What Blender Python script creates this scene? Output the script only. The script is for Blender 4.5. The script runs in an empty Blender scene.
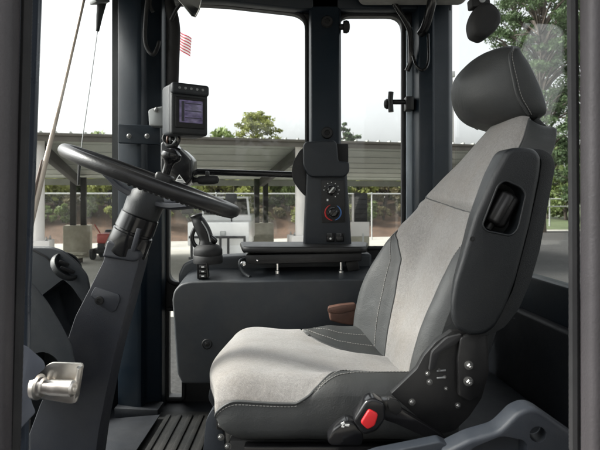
import bpy, bmesh, math, random
from mathutils import Vector, Matrix, noise as mnoise
R = math.radians
S = bpy.context.scene
C = S.collection
random.seed(7)
EYE = 3.0; F = 520.0; HY = 195.0

def P(px, py, Y):
    "point of the place that the survey found at photo position px,py, Y metres in from the doorway viewpoint"
    return Vector(((px - 300.0) / F * Y, Y, EYE + (HY - py) / F * Y))

# ------------------------------------------------------------------ materials
def mat(name, col, rough=0.5, metal=0.0, var=0.12, vscale=12.0, bump=0.0, bscale=200.0, spec=0.5, coat=0.0,
        dirt=None, dirt_amt=0.0, dscale=5.0, emis=None, sheen=0.0):
    m = bpy.data.materials.new(name); m.use_nodes = True
    nt = m.node_tree; N = nt.nodes; L = nt.links
    b = N['Principled BSDF']
    tc = N.new('ShaderNodeTexCoord')
    n1 = N.new('ShaderNodeTexNoise'); n1.inputs['Scale'].default_value = vscale; n1.inputs['Detail'].default_value = 6
    L.new(tc.outputs['Object'], n1.inputs['Vector'])
    r = N.new('ShaderNodeValToRGB')
    c = Vector(col)
    r.color_ramp.elements[0].position = 0.3; r.color_ramp.elements[1].position = 0.7
    r.color_ramp.elements[0].color = (*(c * (1 - var)), 1); r.color_ramp.elements[1].color = (*(c * (1 + var)), 1)
    L.new(n1.outputs['Fac'], r.inputs['Fac'])
    out = r.outputs['Color']
    if dirt:
        n2 = N.new('ShaderNodeTexNoise'); n2.inputs['Scale'].default_value = dscale; n2.inputs['Detail'].default_value = 8
        n2.inputs['Roughness'].default_value = 0.7
        L.new(tc.outputs['Object'], n2.inputs['Vector'])
        r2 = N.new('ShaderNodeValToRGB'); r2.color_ramp.elements[0].position = 0.45; r2.color_ramp.elements[1].position = 0.72
        r2.color_ramp.elements[1].color = (dirt_amt,) * 3 + (1,)
        L.new(n2.outputs['Fac'], r2.inputs['Fac'])
        mx = N.new('ShaderNodeMixRGB'); mx.inputs['Color2'].default_value = (*dirt, 1)
        L.new(r2.outputs['Color'], mx.inputs['Fac']); L.new(out, mx.inputs['Color1']); out = mx.outputs['Color']
    L.new(out, b.inputs['Base Color'])
    # roughness breakup
    rr = N.new('ShaderNodeMapRange'); rr.inputs['To Min'].default_value = max(0.02, rough - 0.09); rr.inputs['To Max'].default_value = min(1, rough + 0.09)
    n3 = N.new('ShaderNodeTexNoise'); n3.inputs['Scale'].default_value = vscale * 2.3; n3.inputs['Detail'].default_value = 4
    L.new(tc.outputs['Object'], n3.inputs['Vector']); L.new(n3.outputs['Fac'], rr.inputs['Value']); L.new(rr.outputs['Result'], b.inputs['Roughness'])
    b.inputs['Metallic'].default_value = metal
    b.inputs['Specular IOR Level'].default_value = spec
    if coat: b.inputs['Coat Weight'].default_value = coat; b.inputs['Coat Roughness'].default_value = 0.15
    if sheen: b.inputs['Sheen Weight'].default_value = sheen
    if bump:
        nb = N.new('ShaderNodeTexNoise'); nb.inputs['Scale'].default_value = bscale; nb.inputs['Detail'].default_value = 3
        L.new(tc.outputs['Object'], nb.inputs['Vector'])
        bp = N.new('ShaderNodeBump'); bp.inputs['Strength'].default_value = bump; bp.inputs['Distance'].default_value = 0.002
        L.new(nb.outputs['Fac'], bp.inputs['Height']); L.new(bp.outputs['Normal'], b.inputs['Normal'])
    if emis:
        b.inputs['Emission Color'].default_value = (*emis[0], 1); b.inputs['Emission Strength'].default_value = emis[1]
    return m

def fabric_mat():
    m = mat('seat_fabric', (0.238, 0.228, 0.219), 0.9, var=0.06, vscale=14, sheen=0.25, spec=0.2, dirt=(0.21, 0.18, 0.15), dirt_amt=0.5, dscale=6)
    nt = m.node_tree; N = nt.nodes; L = nt.links; b = N['Principled BSDF']
    old = b.inputs['Base Color'].links[0].from_socket
    tc = N.new('ShaderNodeTexCoord')
    ns = N.new('ShaderNodeTexNoise'); ns.inputs['Scale'].default_value = 560; ns.inputs['Detail'].default_value = 2
    L.new(tc.outputs['Object'], ns.inputs['Vector'])
    rp = N.new('ShaderNodeValToRGB'); rp.color_ramp.elements[0].position = 0.35; rp.color_ramp.elements[1].position = 0.65
    rp.color_ramp.elements[0].color = (0.78, 0.78, 0.78, 1); rp.color_ramp.elements[1].color = (1.1, 1.1, 1.1, 1)
    L.new(ns.outputs['Fac'], rp.inputs['Fac'])
    mx = N.new('ShaderNodeMixRGB'); mx.blend_type = 'MULTIPLY'; mx.inputs['Fac'].default_value = 1
    L.new(old, mx.inputs['Color1']); L.new(rp.outputs['Color'], mx.inputs['Color2']); L.new(mx.outputs['Color'], b.inputs['Base Color'])
    hn = N.new('ShaderNodeTexNoise'); hn.inputs['Scale'].default_value = 130; hn.inputs['Detail'].default_value = 5; hn.inputs['Roughness'].default_value = .7
    L.new(tc.outputs['Object'], hn.inputs['Vector'])
    hr_ = N.new('ShaderNodeValToRGB'); hr_.color_ramp.elements[0].position = .36; hr_.color_ramp.elements[1].position = .64
    hr_.color_ramp.elements[0].color = (.88, .88, .88, 1); hr_.color_ramp.elements[1].color = (1.08, 1.08, 1.08, 1)
    L.new(hn.outputs['Fac'], hr_.inputs['Fac'])
    m3 = N.new('ShaderNodeMixRGB'); m3.blend_type = 'MULTIPLY'; m3.inputs['Fac'].default_value = 1
    L.new(mx.outputs['Color'], m3.inputs['Color1']); L.new(hr_.outputs['Color'], m3.inputs['Color2']); L.new(m3.outputs['Color'], b.inputs['Base Color'])
    bp = N.new('ShaderNodeBump'); bp.inputs['Strength'].default_value = 0.5; bp.inputs['Distance'].default_value = 0.0015
    L.new(ns.outputs['Fac'], bp.inputs['Height'])
    n2 = N.new('ShaderNodeTexNoise'); n2.inputs['Scale'].default_value = 11; n2.inputs['Detail'].default_value = 3
    L.new(tc.outputs['Object'], n2.inputs['Vector'])
    bp2 = N.new('ShaderNodeBump'); bp2.inputs['Strength'].default_value = 0.35; bp2.inputs['Distance'].default_value = 0.012
    L.new(n2.outputs['Fac'], bp2.inputs['Height']); L.new(bp.outputs['Normal'], bp2.inputs['Normal'])
    L.new(bp2.outputs['Normal'], b.inputs['Normal'])
    return m

def leather_mat():
    m = mat('seat_leather', (0.042, 0.0445, 0.045), 0.52, var=0.12, vscale=9, spec=0.35, dirt=(0.058, 0.056, 0.052), dirt_amt=0.5, dscale=5)
    nt = m.node_tree; N = nt.nodes; L = nt.links; b = N['Principled BSDF']
    tc = N.new('ShaderNodeTexCoord')
    v = N.new('ShaderNodeTexVoronoi'); v.inputs['Scale'].default_value = 330
    L.new(tc.outputs['Object'], v.inputs['Vector'])
    n2 = N.new('ShaderNodeTexNoise'); n2.inputs['Scale'].default_value = 16; n2.inputs['Detail'].default_value = 4; n2.inputs['Distortion'].default_value = 0.7
    L.new(tc.outputs['Object'], n2.inputs['Vector'])
    bp = N.new('ShaderNodeBump'); bp.inputs['Strength'].default_value = 0.25; bp.inputs['Distance'].default_value = 0.001
    L.new(v.outputs['Distance'], bp.inputs['Height'])
    bp2 = N.new('ShaderNodeBump'); bp2.inputs['Strength'].default_value = 0.16; bp2.inputs['Distance'].default_value = 0.012
    L.new(n2.outputs['Fac'], bp2.inputs['Height']); L.new(bp.outputs['Normal'], bp2.inputs['Normal'])
    L.new(bp2.outputs['Normal'], b.inputs['Normal'])
    return m

def glass_mat(name='cab_glass', tint=(0.965, 0.98, 0.972), smear=0.02):
    m = bpy.data.materials.new(name); m.use_nodes = True
    nt = m.node_tree; N = nt.nodes; L = nt.links
    N.remove(N['Principled BSDF']); o = N['Material Output']
    tr = N.new('ShaderNodeBsdfTransparent'); tr.inputs['Color'].default_value = (*tint, 1)
    gl = N.new('ShaderNodeBsdfGlossy'); gl.inputs['Roughness'].default_value = 0.02
    lw = N.new('ShaderNodeLayerWeight'); lw.inputs['Blend'].default_value = 0.5
    p5 = N.new('ShaderNodeMath'); p5.operation = 'POWER'; p5.inputs[1].default_value = 5.0; L.new(lw.outputs['Facing'], p5.inputs[0])
    fr = N.new('ShaderNodeMath'); fr.operation = 'MULTIPLY_ADD'; fr.inputs[1].default_value = 0.5; fr.inputs[2].default_value = 0.03; L.new(p5.outputs[0], fr.inputs[0])
    m1 = N.new('ShaderNodeMixShader'); L.new(fr.outputs[0], m1.inputs['Fac']); L.new(tr.outputs[0], m1.inputs[1]); L.new(gl.outputs[0], m1.inputs[2])
    df = N.new('ShaderNodeBsdfDiffuse'); df.inputs['Color'].default_value = (0.5, 0.5, 0.48, 1)
    tc = N.new('ShaderNodeTexCoord'); n = N.new('ShaderNodeTexNoise'); n.inputs['Scale'].default_value = 7; n.inputs['Detail'].default_value = 8
    L.new(tc.outputs['Object'], n.inputs['Vector'])
    mr = N.new('ShaderNodeMapRange'); mr.inputs['From Min'].default_value = 0.4; mr.inputs['From Max'].default_value = 0.8
    mr.inputs['To Min'].default_value = smear * 0.4; mr.inputs['To Max'].default_value = smear * 2.2
    L.new(n.outputs['Fac'], mr.inputs['Value'])
    m2 = N.new('ShaderNodeMixShader'); L.new(mr.outputs['Result'], m2.inputs['Fac']); L.new(m1.outputs[0], m2.inputs[1]); L.new(df.outputs[0], m2.inputs[2])
    L.new(m2.outputs[0], o.inputs['Surface'])
    return m

M = {}
M['fabric'] = fabric_mat()
M['leather'] = leather_mat()
M['thread'] = mat('stitch_thread', (0.26, 0.255, 0.24), 0.8)
M['piping'] = mat('leather_piping', (0.05, 0.052, 0.052), 0.5)
M['glass'] = glass_mat()
DUST = (0.065, 0.062, 0.057)
M['plastic'] = mat('console_plastic', (0.020, 0.024, 0.029), 0.48, var=0.1, bump=0.35, bscale=900, dirt=DUST, dirt_amt=0.4, dscale=5)
M['plastic_teal'] = mat('dash_plastic', (0.0145, 0.0185, 0.024), 0.46, var=0.1, bump=0.35, bscale=900, dirt=DUST, dirt_amt=0.3, dscale=4)
M['plastic_grey'] = mat('column_plastic', (0.022, 0.025, 0.034), 0.5, var=0.08, bump=0.35, bscale=900, dirt=DUST, dirt_amt=0.3, dscale=4)
M['plastic_blue'] = mat('tray_plastic', (0.018, 0.0225, 0.030), 0.5, var=0.08, bump=0.35, bscale=900, dirt=(0.06, 0.057, 0.054), dirt_amt=0.35, dscale=4)
M['arm'] = mat('armrest_plastic', (0.0085, 0.0105, 0.0122), 0.4, var=0.1, bump=0.45, bscale=700, dirt=DUST, dirt_amt=0.18, dscale=5)
M['black'] = mat('black_plastic', (0.0075, 0.0075, 0.008), 0.42, var=0.15, bump=0.2, bscale=700, dirt=DUST, dirt_amt=0.15, dscale=6)
M['gloss'] = mat('gloss_black_plastic', (0.008, 0.008, 0.009), 0.18, var=0.1, dirt=DUST, dirt_amt=0.1, dscale=6)
M['rubber'] = mat('black_rubber', (0.012, 0.012, 0.013), 0.7, var=0.2, dirt=DUST, dirt_amt=0.2)
M['navy'] = mat('pillar_paint', (0.0065, 0.0135, 0.022), 0.42, var=0.12, vscale=5, spec=0.35, bump=0.12, bscale=300, dirt=DUST, dirt_amt=0.16, dscale=4)
M['dark_wall'] = mat('cab_wall_lining', (0.008, 0.010, 0.014), 0.55, var=0.15, bump=0.3, bscale=400, dirt=DUST, dirt_amt=0.18)
M['post'] = mat('door_post_vinyl', (0.056, 0.051, 0.054), 0.55, var=0.10, vscale=18, bump=0.4, bscale=260, dirt=(0.03, 0.027, 0.027), dirt_amt=0.4, dscale=9)
M['liner'] = mat('headliner', (0.36, 0.35, 0.32), 0.9, var=0.12, vscale=60, bump=0.6, bscale=250, dirt=(0.2, 0.19, 0.17), dirt_amt=0.4)
M['zinc'] = mat('zinc_metal', (0.80, 0.77, 0.72), 0.36, 1.0, var=0.08, vscale=30, dirt=(0.45, 0.38, 0.3), dirt_amt=0.4, dscale=20)
M['steel'] = mat('bolt_steel', (0.24, 0.24, 0.235), 0.42, 1.0, var=0.15, vscale=60)
M['chrome'] = mat('chrome', (0.75, 0.75, 0.74), 0.12, 1.0, var=0.05)
M['alu'] = mat('bracket_aluminium', (0.30, 0.31, 0.31), 0.4, 0.4, var=0.1)
M['red'] = mat('red_button', (0.62, 0.02, 0.025), 0.35, var=0.08)
M['white'] = mat('white_print', (0.75, 0.75, 0.73), 0.6, var=0.04)
M['redprint'] = mat('red_print', (0.55, 0.03, 0.03), 0.6, var=0.04)
M['blueprint'] = mat('blue_print', (0.08, 0.2, 0.5), 0.6, var=0.04)
M['bracket'] = mat('bracket_paint', (0.13, 0.145, 0.175), 0.4, var=.1, coat=.2, dirt=DUST, dirt_amt=.3)
M['brown'] = mat('tan_leather', (0.085, 0.040, 0.027), 0.6, var=0.25, vscale=25, bump=0.5, bscale=120)
M['mat'] = mat('floor_rubber', (0.007, 0.0075, 0.0075), 0.55, var=0.2, bump=0.4, bscale=350, spec=0.35, dirt=(0.06, 0.055, 0.05), dirt_amt=0.35, dscale=7)
M['mirror'] = mat('mirror_glass', (0.8, 0.82, 0.82), 0.03, 1.0, var=0.02)

# ------------------------------------------------------------------ builders
def wl(o):
    l = Vector((0, 0, 0))
    while o is not None:
        l += Vector(o.location); o = o.parent
    return l

def link(me, name, m, parent=None, origin=None, angle=38, smooth=True, mats=None):
    "mesh given in world coordinates -> object"
    off = wl(parent) if parent else (Vector(origin) if origin is not None else Vector((0, 0, 0)))
    me.transform(Matrix.Translation(-off))
    if mats:
        for k in mats: me.materials.append(k)
    elif m: me.materials.append(m)
    if smooth:
        me.polygons.foreach_set('use_smooth', [True] * len(me.polygons))
        me.set_sharp_from_angle(angle=R(angle))
    me.update()
    o = bpy.data.objects.new(name, me); C.objects.link(o)
    if parent: o.parent = parent
    elif origin is not None: o.location = origin
    return o

def obj(name, bm, m, parent=None, origin=None, **k):
    me = bpy.data.meshes.new(name)
    bmesh.ops.recalc_face_normals(bm, faces=bm.faces[:])
    bm.to_mesh(me); bm.free()
    return link(me, name, m, parent, origin, **k)

def mesh_pd(name, vs, fs, m, parent=None, origin=None, **k):
    me = bpy.data.meshes.new(name); me.from_pydata([tuple(v) for v in vs], [], fs)
    mi = k.pop('midx', None)
    o = link(me, name, m, parent, origin, **k)
    if mi: me.polygons.foreach_set('material_index', mi)
    return o

def thing(name, label, cat, loc, group=None):
    o = bpy.data.objects.new(name, None); C.objects.link(o); o.location = loc
    o.empty_display_size = 0.1
    return tag(o, label, cat, group)

def tag(o, label, cat, group=None):
    o['label'] = label; o['category'] = cat
    if group: o['group'] = group
    return o

def structure(o):
    o['kind'] = 'structure'; return o

def box(bm, c, s, bev=0.0, seg=2, rot=None):
    r = bmesh.ops.create_cube(bm, size=1.0)
    vs = r['verts']
    for v in vs: v.co = Vector((v.co.x * s[0], v.co.y * s[1], v.co.z * s[2]))
    if bev:
        es = list({e for v in vs for e in v.link_edges})
        bb = bmesh.ops.bevel(bm, geom=es, offset=bev, segments=seg, profile=0.5, affect='EDGES')
        vs = list({v for f in bb['faces'] for v in f.verts} | {v for v in vs if v.is_valid})
    mtx = Matrix.Translation(Vector(c)) @ (rot.to_4x4() if rot is not None else Matrix.Identity(4))
    bmesh.ops.transform(bm, matrix=mtx, verts=vs)
    return vs

def B(c, s, bev=0.0, seg=2, rot=None):
    bm = bmesh.new(); box(bm, c, s, bev, seg, rot); return bm

def prism(pts, Yf, Yb, bev=0.0, seg=2, bm=None):
    "outline in photo pixels, measured at depth Yf, given thickness to Yb"
    return prism_w([P(x, y, Yf) for x, y in pts], Vector((0, Yb - Yf, 0)), bev, seg, bm)

def prism_w(pts, d, bev=0.0, seg=2, bm=None):
    bm = bm or bmesh.new()
    n = len(pts)
    a = [bm.verts.new(p) for p in pts]; b = [bm.verts.new(Vector(p) + Vector(d)) for p in pts]
    fs = [bm.faces.new(a), bm.faces.new(b[::-1])]
    for i in range(n):
        j = (i + 1) % n
        fs.append(bm.faces.new([a[j], a[i], b[i], b[j]]))
    bmesh.ops.recalc_face_normals(bm, faces=fs)
    if bev:
        es = list(fs[0].edges) + list(fs[1].edges)
        for i in range(n):
            e = bm.edges.get((a[i], b[i]))
            if e and e.calc_face_angle(0) > R(35): es.append(e)
        bmesh.ops.bevel(bm, geom=es, offset=bev, segments=seg, profile=0.5, affect='EDGES', clamp_overlap=True)
    return bm

def smooth_pts(pts, k=4, closed=False):
    out = []; n = len(pts)
    for i in range(n if closed else n - 1):
        g = lambda j: Vector(pts[j % n]) if closed else Vector(pts[max(0, min(n - 1, j))])
        p0, p1, p2, p3 = g(i - 1), g(i), g(i + 1), g(i + 2)
        for s in range(k):
            t = s / k
            out.append(0.5 * ((2 * p1) + (p2 - p0) * t + (2 * p0 - 5 * p1 + 4 * p2 - p3) * t * t + (3 * p1 - p0 - 3 * p2 + p3) * t ** 3))
    if not closed: out.append(Vector(pts[-1]))
    return out

def tube(bm, pts, r, n=12, caps=True, closed=False):
    pts = [Vector(p) for p in pts]; m = len(pts)
    rs = r if isinstance(r, (list, tuple)) else [r] * m
    rings = []; prev = None
    for i, p in enumerate(pts):
        if closed: t = (pts[(i + 1) % m] - pts[i - 1]).normalized()
        else: t = (pts[min(m - 1, i + 1)] - pts[max(0, i - 1)]).normalized()
        if prev is None:
            u = t.orthogonal().normalized()
        else:
            u = (prev - t * prev.dot(t)).normalized()
        prev = u; w = t.cross(u)
        rings.append([bm.verts.new(p + (u * math.cos(2 * math.pi * k / n) + w * math.sin(2 * math.pi * k / n)) * rs[i]) for k in range(n)])
    rng = range(m) if closed else range(m - 1)
    for i in rng:
        a, b = rings[i], rings[(i + 1) % m]
        sh = 0
        if closed and i == m - 1:
            sh = min(range(n), key=lambda s: (a[0].co - b[s].co).length)
        for k in range(n):
            bm.faces.new([a[k], a[(k + 1) % n], b[(k + 1 + sh) % n], b[(k + sh) % n]])
    if caps and not closed:
        bm.faces.new(rings[0][::-1]); bm.faces.new(rings[-1])
    return bm

def prism2(pts, Yf, Yb, bev=0.0, seg=2, dx=0.0):
    "tapered block: its sides run back along the sight line, so no side face shows on the left"
    bm = bmesh.new(); n = len(pts)
    a = [bm.verts.new(P(x, y, Yf)) for x, y in pts]; b = [bm.verts.new(P(x + (dx if x < 300 else 0), y, Yb)) for x, y in pts]
    fs = [bm.faces.new(a), bm.faces.new(b[::-1])]
    for i in range(n):
        j = (i + 1) % n; fs.append(bm.faces.new([a[j], a[i], b[i], b[j]]))
    bmesh.ops.recalc_face_normals(bm, faces=fs)
    if bev: bmesh.ops.bevel(bm, geom=list(fs[0].edges) + list(fs[1].edges), offset=bev, segments=seg, profile=0.5, affect='EDGES', clamp_overlap=True)
    return bm

def T(pts, r, n=12, **k): return tube(bmesh.new(), pts, r, n, **k)

def lathe(bm, o, ax, prof, n=24):
    "prof: list of (distance along axis, radius)"
    o = Vector(o); ax = Vector(ax).normalized()
    return tube(bm, [o + ax * d for d, r in prof], [max(r, 1e-4) for d, r in prof], n) if all(prof[i][0] < prof[i + 1][0] for i in range(len(prof) - 1)) else _lathe(bm, o, ax, prof, n)

def _lathe(bm, o, ax, prof, n):
    u = ax.orthogonal().normalized(); w = ax.cross(u); rings = []
    for d, r in prof:
        r = max(r, 1e-4)
        rings.append([bm.verts.new(o + ax * d + (u * math.cos(2 * math.pi * k / n) + w * math.sin(2 * math.pi * k / n)) * r) for k in range(n)])
    for a, b in zip(rings, rings[1:]):
        for k in range(n): bm.faces.new([a[k], a[(k + 1) % n], b[(k + 1) % n], b[k]])
    bm.faces.new(rings[0][::-1]); bm.faces.new(rings[-1])
    return bm

def LA(o, ax, prof, n=24): return _lathe(bmesh.new(), Vector(o), Vector(ax).normalized(), prof, n)

def cut(bma, *bmbs):
    "boolean difference, returns bmesh"
    ma = bpy.data.meshes.new('a'); bmesh.ops.recalc_face_normals(bma, faces=bma.faces[:]); bma.to_mesh(ma); bma.free()
    oa = bpy.data.objects.new('a', ma); C.objects.link(oa); rm = [oa]
    for b in bmbs:
        mb = bpy.data.meshes.new('b'); bmesh.ops.recalc_face_normals(b, faces=b.faces[:]); b.to_mesh(mb); b.free()
        ob = bpy.data.objects.new('b', mb); C.objects.link(ob); rm.append(ob)
        md = oa.modifiers.new('x', 'BOOLEAN'); md.operation = 'DIFFERENCE'; md.object = ob; md.solver = 'EXACT'
    dg = bpy.context.evaluated_depsgraph_get(); dg.update()
    me = bpy.data.meshes.new_from_object(oa.evaluated_get(dg))
    bm = bmesh.new(); bm.from_mesh(me); bpy.data.meshes.remove(me)
    for o in rm: bpy.data.objects.remove(o, do_unlink=True)
    return bm

def round_rect(x0, y0, x1, y1, r, k=5):
    if not isinstance(r, (list, tuple)): r = [r] * 4
    out = []
    for (cx, cy, a, q) in ((x1 - r[0], y0 + r[0], -90, r[0]), (x1 - r[1], y1 - r[1], 0, r[1]), (x0 + r[2], y1 - r[2], 90, r[2]), (x0 + r[3], y0 + r[3], 180, r[3])):
        for i in range(k + 1):
            t = R(a + 90 * i / k); out.append((cx + q * math.cos(t), cy + q * math.sin(t)))
    return out

def ellipse(cx, cy, rx, ry, n=24, a0=0):
    return [(cx + rx * math.cos(2 * math.pi * i / n), cy + ry * math.sin(2 * math.pi * i / n)) for i in range(n)]

def round_poly(pts, r, k=4):
    "rounds the corners of a 2-D outline"
    out = []; n = len(pts)
    rs = r if isinstance(r, (list, tuple)) else [r] * n
    for i in range(n):
        p = Vector((*pts[i], 0)); a = Vector((*pts[i - 1], 0)); b = Vector((*pts[(i + 1) % n], 0))
        d = min(rs[i], (a - p).length * 0.45, (b - p).length * 0.45)
        if d < 0.05: out.append((p.x, p.y)); continue
        s = p + (a - p).normalized() * d; e = p + (b - p).normalized() * d
        for j in range(k + 1):
            t = j / k; q = s * (1 - t) ** 2 + p * 2 * t * (1 - t) + e * t * t
            out.append((q.x, q.y))
    return out

def bolt(name, c, ax, r, h, parent, m=None):
    "flanged hex bolt: washer, hexagon and domed end"
    bm = LA(c, ax, [(0, r * 1.35), (h * 0.25, r * 1.35), (h * 0.27, r * 1.0)], 20)
    _lathe(bm, Vector(c), Vector(ax).normalized(), [(h * 0.2, r), (h * 0.8, r), (h, r * 0.75)], 6)
    _lathe(bm, Vector(c), Vector(ax).normalized(), [(h * 0.7, r * 0.5), (h * 1.25, r * 0.5), (h * 1.35, r * 0.35)], 12)
    return obj(name, bm, m or M['steel'], parent, angle=30)

def interp(tab, x):
    if x <= tab[0][0]: return tab[0][1]
    for (a, p), (b, q) in zip(tab, tab[1:]):
        if x <= b:
            t = (x - a) / (b - a); return p + (q - p) * t
    return tab[-1][1]

def sinterp(tab, x):
    "smooth (monotone-ish) interpolation"
    n = len(tab)
    if x <= tab[0][0]: return tab[0][1]
    if x >= tab[-1][0]: return tab[-1][1]
    for i in range(n - 1):
        if x <= tab[i + 1][0]:
            x0, y0 = tab[i]; x1, y1 = tab[i + 1]; h = x1 - x0
            m0 = (tab[min(i + 1, n - 1)][1] - tab[max(i - 1, 0)][1]) / (tab[min(i + 1, n - 1)][0] - tab[max(i - 1, 0)][0])
            m1 = (tab[min(i + 2, n - 1)][1] - tab[i][1]) / (tab[min(i + 2, n - 1)][0] - tab[i][0])
            t = (x - x0) / h
            return (2 * t ** 3 - 3 * t * t + 1) * y0 + (t ** 3 - 2 * t * t + t) * h * m0 + (-2 * t ** 3 + 3 * t * t) * y1 + (t ** 3 - t * t) * h * m1

# ------------------------------------------------------------------ camera, light
cam = bpy.data.cameras.new('Camera'); co = bpy.data.objects.new('Camera', cam); C.objects.link(co)
co.location = (0, 0, EYE); co.rotation_euler = (R(90), 0, 0)
cam.sensor_width = 36; cam.lens = 36 * F / 600.0; cam.shift_y = -(225 - HY) / 600.0
cam.dof.use_dof = True; cam.dof.focus_distance = 1.75; cam.dof.aperture_fstop = 9.0
cam.clip_start = 0.02; cam.clip_end = 3000
S.camera = co
SUN_DIR = Vector((-0.80, 0.06, 0.66)).normalized()
w = bpy.data.worlds.new('World'); S.world = w; w.use_nodes = True
nt = w.node_tree; bg = nt.nodes['Background']
sky = nt.nodes.new('ShaderNodeTexSky'); sky.sky_type = 'NISHITA'; sky.sun_disc = False
sky.sun_elevation = math.asin(SUN_DIR.z); sky.sun_rotation = math.atan2(SUN_DIR.x, SUN_DIR.y)
sky.dust_density = 6.0; sky.air_density = 1.0; sky.ozone_density = 1.0
hs = nt.nodes.new('ShaderNodeHueSaturation'); hs.inputs['Saturation'].default_value = 0.12
nt.links.new(sky.outputs[0], hs.inputs['Color']); nt.links.new(hs.outputs[0], bg.inputs['Color'])
bg.inputs['Strength'].default_value = 0.15
sl = bpy.data.lights.new('Sun', 'SUN'); sl.energy = 2.2; sl.angle = R(10); sl.color = (1, 0.955, 0.89)
so = bpy.data.objects.new('Sun', sl); C.objects.link(so); so.location = (0, 0, 30)
so.rotation_euler = SUN_DIR.to_track_quat('Z', 'Y').to_euler()
S.view_settings.view_transform = 'Standard'; S.view_settings.look = 'None'
S.view_settings.exposure = 1.6; S.view_settings.gamma = 1; S.view_settings.use_curve_mapping = False
S.cycles.max_bounces = 10; S.cycles.transparent_max_bounces = 24; S.cycles.diffuse_bounces = 5

# ------------------------------------------------------------------ the cab itself
FLOOR = 2.15
def vprism(xy, z0, z1, bev=0.0, seg=2, bm=None):
    return prism_w([Vector((x, y, z0)) for x, y in xy], Vector((0, 0, z1 - z0)), bev, seg, bm)

cab = thing('wheel_loader', 'dark navy loader cab with open doorway, pillars, windows and headliner around the seat', 'loader', (0, 1.5, FLOOR))
# floor, roof
obj('floor', B((-0.12, 1.50, FLOOR - 0.04), (1.66, 1.38, 0.08), 0.01), M['dark_wall'], cab)
rf = obj('roof', B((-0.10, 1.52, 3.97), (2.00, 1.75, 0.14), 0.04, 3), M['navy'], cab)
lin = bmesh.new()
box(lin, (-0.30, 1.46, 3.862), (1.0, 1.10, 0.05), 0.022, 3)
box(lin, (0.435, 1.50, 3.815), (0.42, 1.10, 0.15), 0.03, 4)
obj('headliner', lin, M['liner'], rf)
# outer right-hand wall with its three glazed openings
wall = prism([(112, -22), (452, -22), (452, 445), (112, 445)], 2.14, 2.20)
o_front = round_poly([(167, 1), (225, 4), (307, 13), (307, 268), (300, 284), (167, 284)], [3, 0, 18, 5, 8, 12], 6)
o_low = round_poly([(167, 309), (184, 309), (184, 399), (167, 399)], [2, 6, 4, 3])
o_rear = round_poly([(338, 14), (403.5, 14), (403.5, 248), (338, 248)], [14, 15, 8, 8], 6)
def wide(o, Yf=2.14):  # same opening cut right through the plate
    return prism_w([P(x, y, 2.14) - Vector((0, 0.02, 0)) for x, y in o], Vector((0, 0.12, 0)))
wall = cut(wall, wide(o_front), wide(o_low), wide(o_rear))
wo = obj('side_wall', wall, M['black'], cab, angle=25)
for o in (o_front, o_low, o_rear):
    cx = sum(p[0] for p in o) / len(o); cy = sum(p[1] for p in o) / len(o)
    big = [(cx + (x - cx) * 1.02, cy + (y - cy) * 1.02) for x, y in o]
    obj('window_pane', prism_w([P(x, y, 2.14) + Vector((0, 0.035, 0)) for x, y in big], Vector((0, 0.005, 0))), M['glass'], cab, smooth=False)
    # rubber gasket following the opening
    pts = [P(x, y, 2.14) - Vector((0, 0.002, 0)) for x, y in o]
    obj('window_gasket', T(pts, 0.009, 8, closed=True), M['rubber'], cab)
# pillars
pa = obj('pillar', vprism([(-0.702, 2.0), (-0.625, 1.985), (-0.606, 1.985), (-0.600, 2.03), (-0.548, 2.06), (-0.548, 2.138), (-0.702, 2.138)], FLOOR, 3.90, 0.006), M['navy'], cab)
obj('pillar_foot', prism([(114, 408), (158, 410), (158, 421), (114, 418)], 1.968, 2.05, 0.004), M['dark_wall'], pa)
obj('pillar', vprism([(0.036, 2.10), (0.046, 2.075), (0.156, 2.075), (0.166, 2.10), (0.166, 2.138), (0.036, 2.138)], FLOOR, 3.90, 0.006), M['navy'], cab)
pb = [o for o in cab.children if o.name.startswith('pillar')][-1]
for y in (22, 133):
    c = P(327, y, 2.075)
    obj('bolt', LA(c + Vector((0, 0.004, 0)), (0, -1, 0), [(0, 0.024), (0.010, 0.024), (0.016, 0.020), (0.017, 0.011), (0.010, 0.010)], 20), M['rubber'], pb)
c = P(343, 27, 2.09)
obj('door_stop', LA(c + Vector((-0.02, 0, 0)), (1, 0, 0.02), [(0, 0.012), (0.02, 0.012), (0.022, 0.024), (0.034, 0.026), (0.044, 0.021), (0.047, 0.01)], 20), M['rubber'], pb)
pc = obj('pillar', vprism([(0.458, 2.11), (0.472, 2.06), (0.522, 2.04), (0.530, 2.062), (0.594, 2.075), (0.615, 2.1), (0.630, 2.2), (0.630, 2.24), (0.458, 2.138)], FLOOR, 3.90, 0.005), M['navy'], cab)
obj('glass_channel', prism([(406.5, 30), (413.5, 26), (413.5, 250), (406.5, 250)], 2.118, 2.137, 0.002), mat('channel_metal', (0.46, 0.52, 0.58), 0.35, 0.5), cab)
# header rail above the openings
obj('header', prism([(110, -24), (452, -24), (452, 10), (405, 9), (300, 8.5), (225, 0.5), (160, -2.5), (110, -4)], 2.075, 2.139, 0.008), M['navy'], cab)
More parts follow.
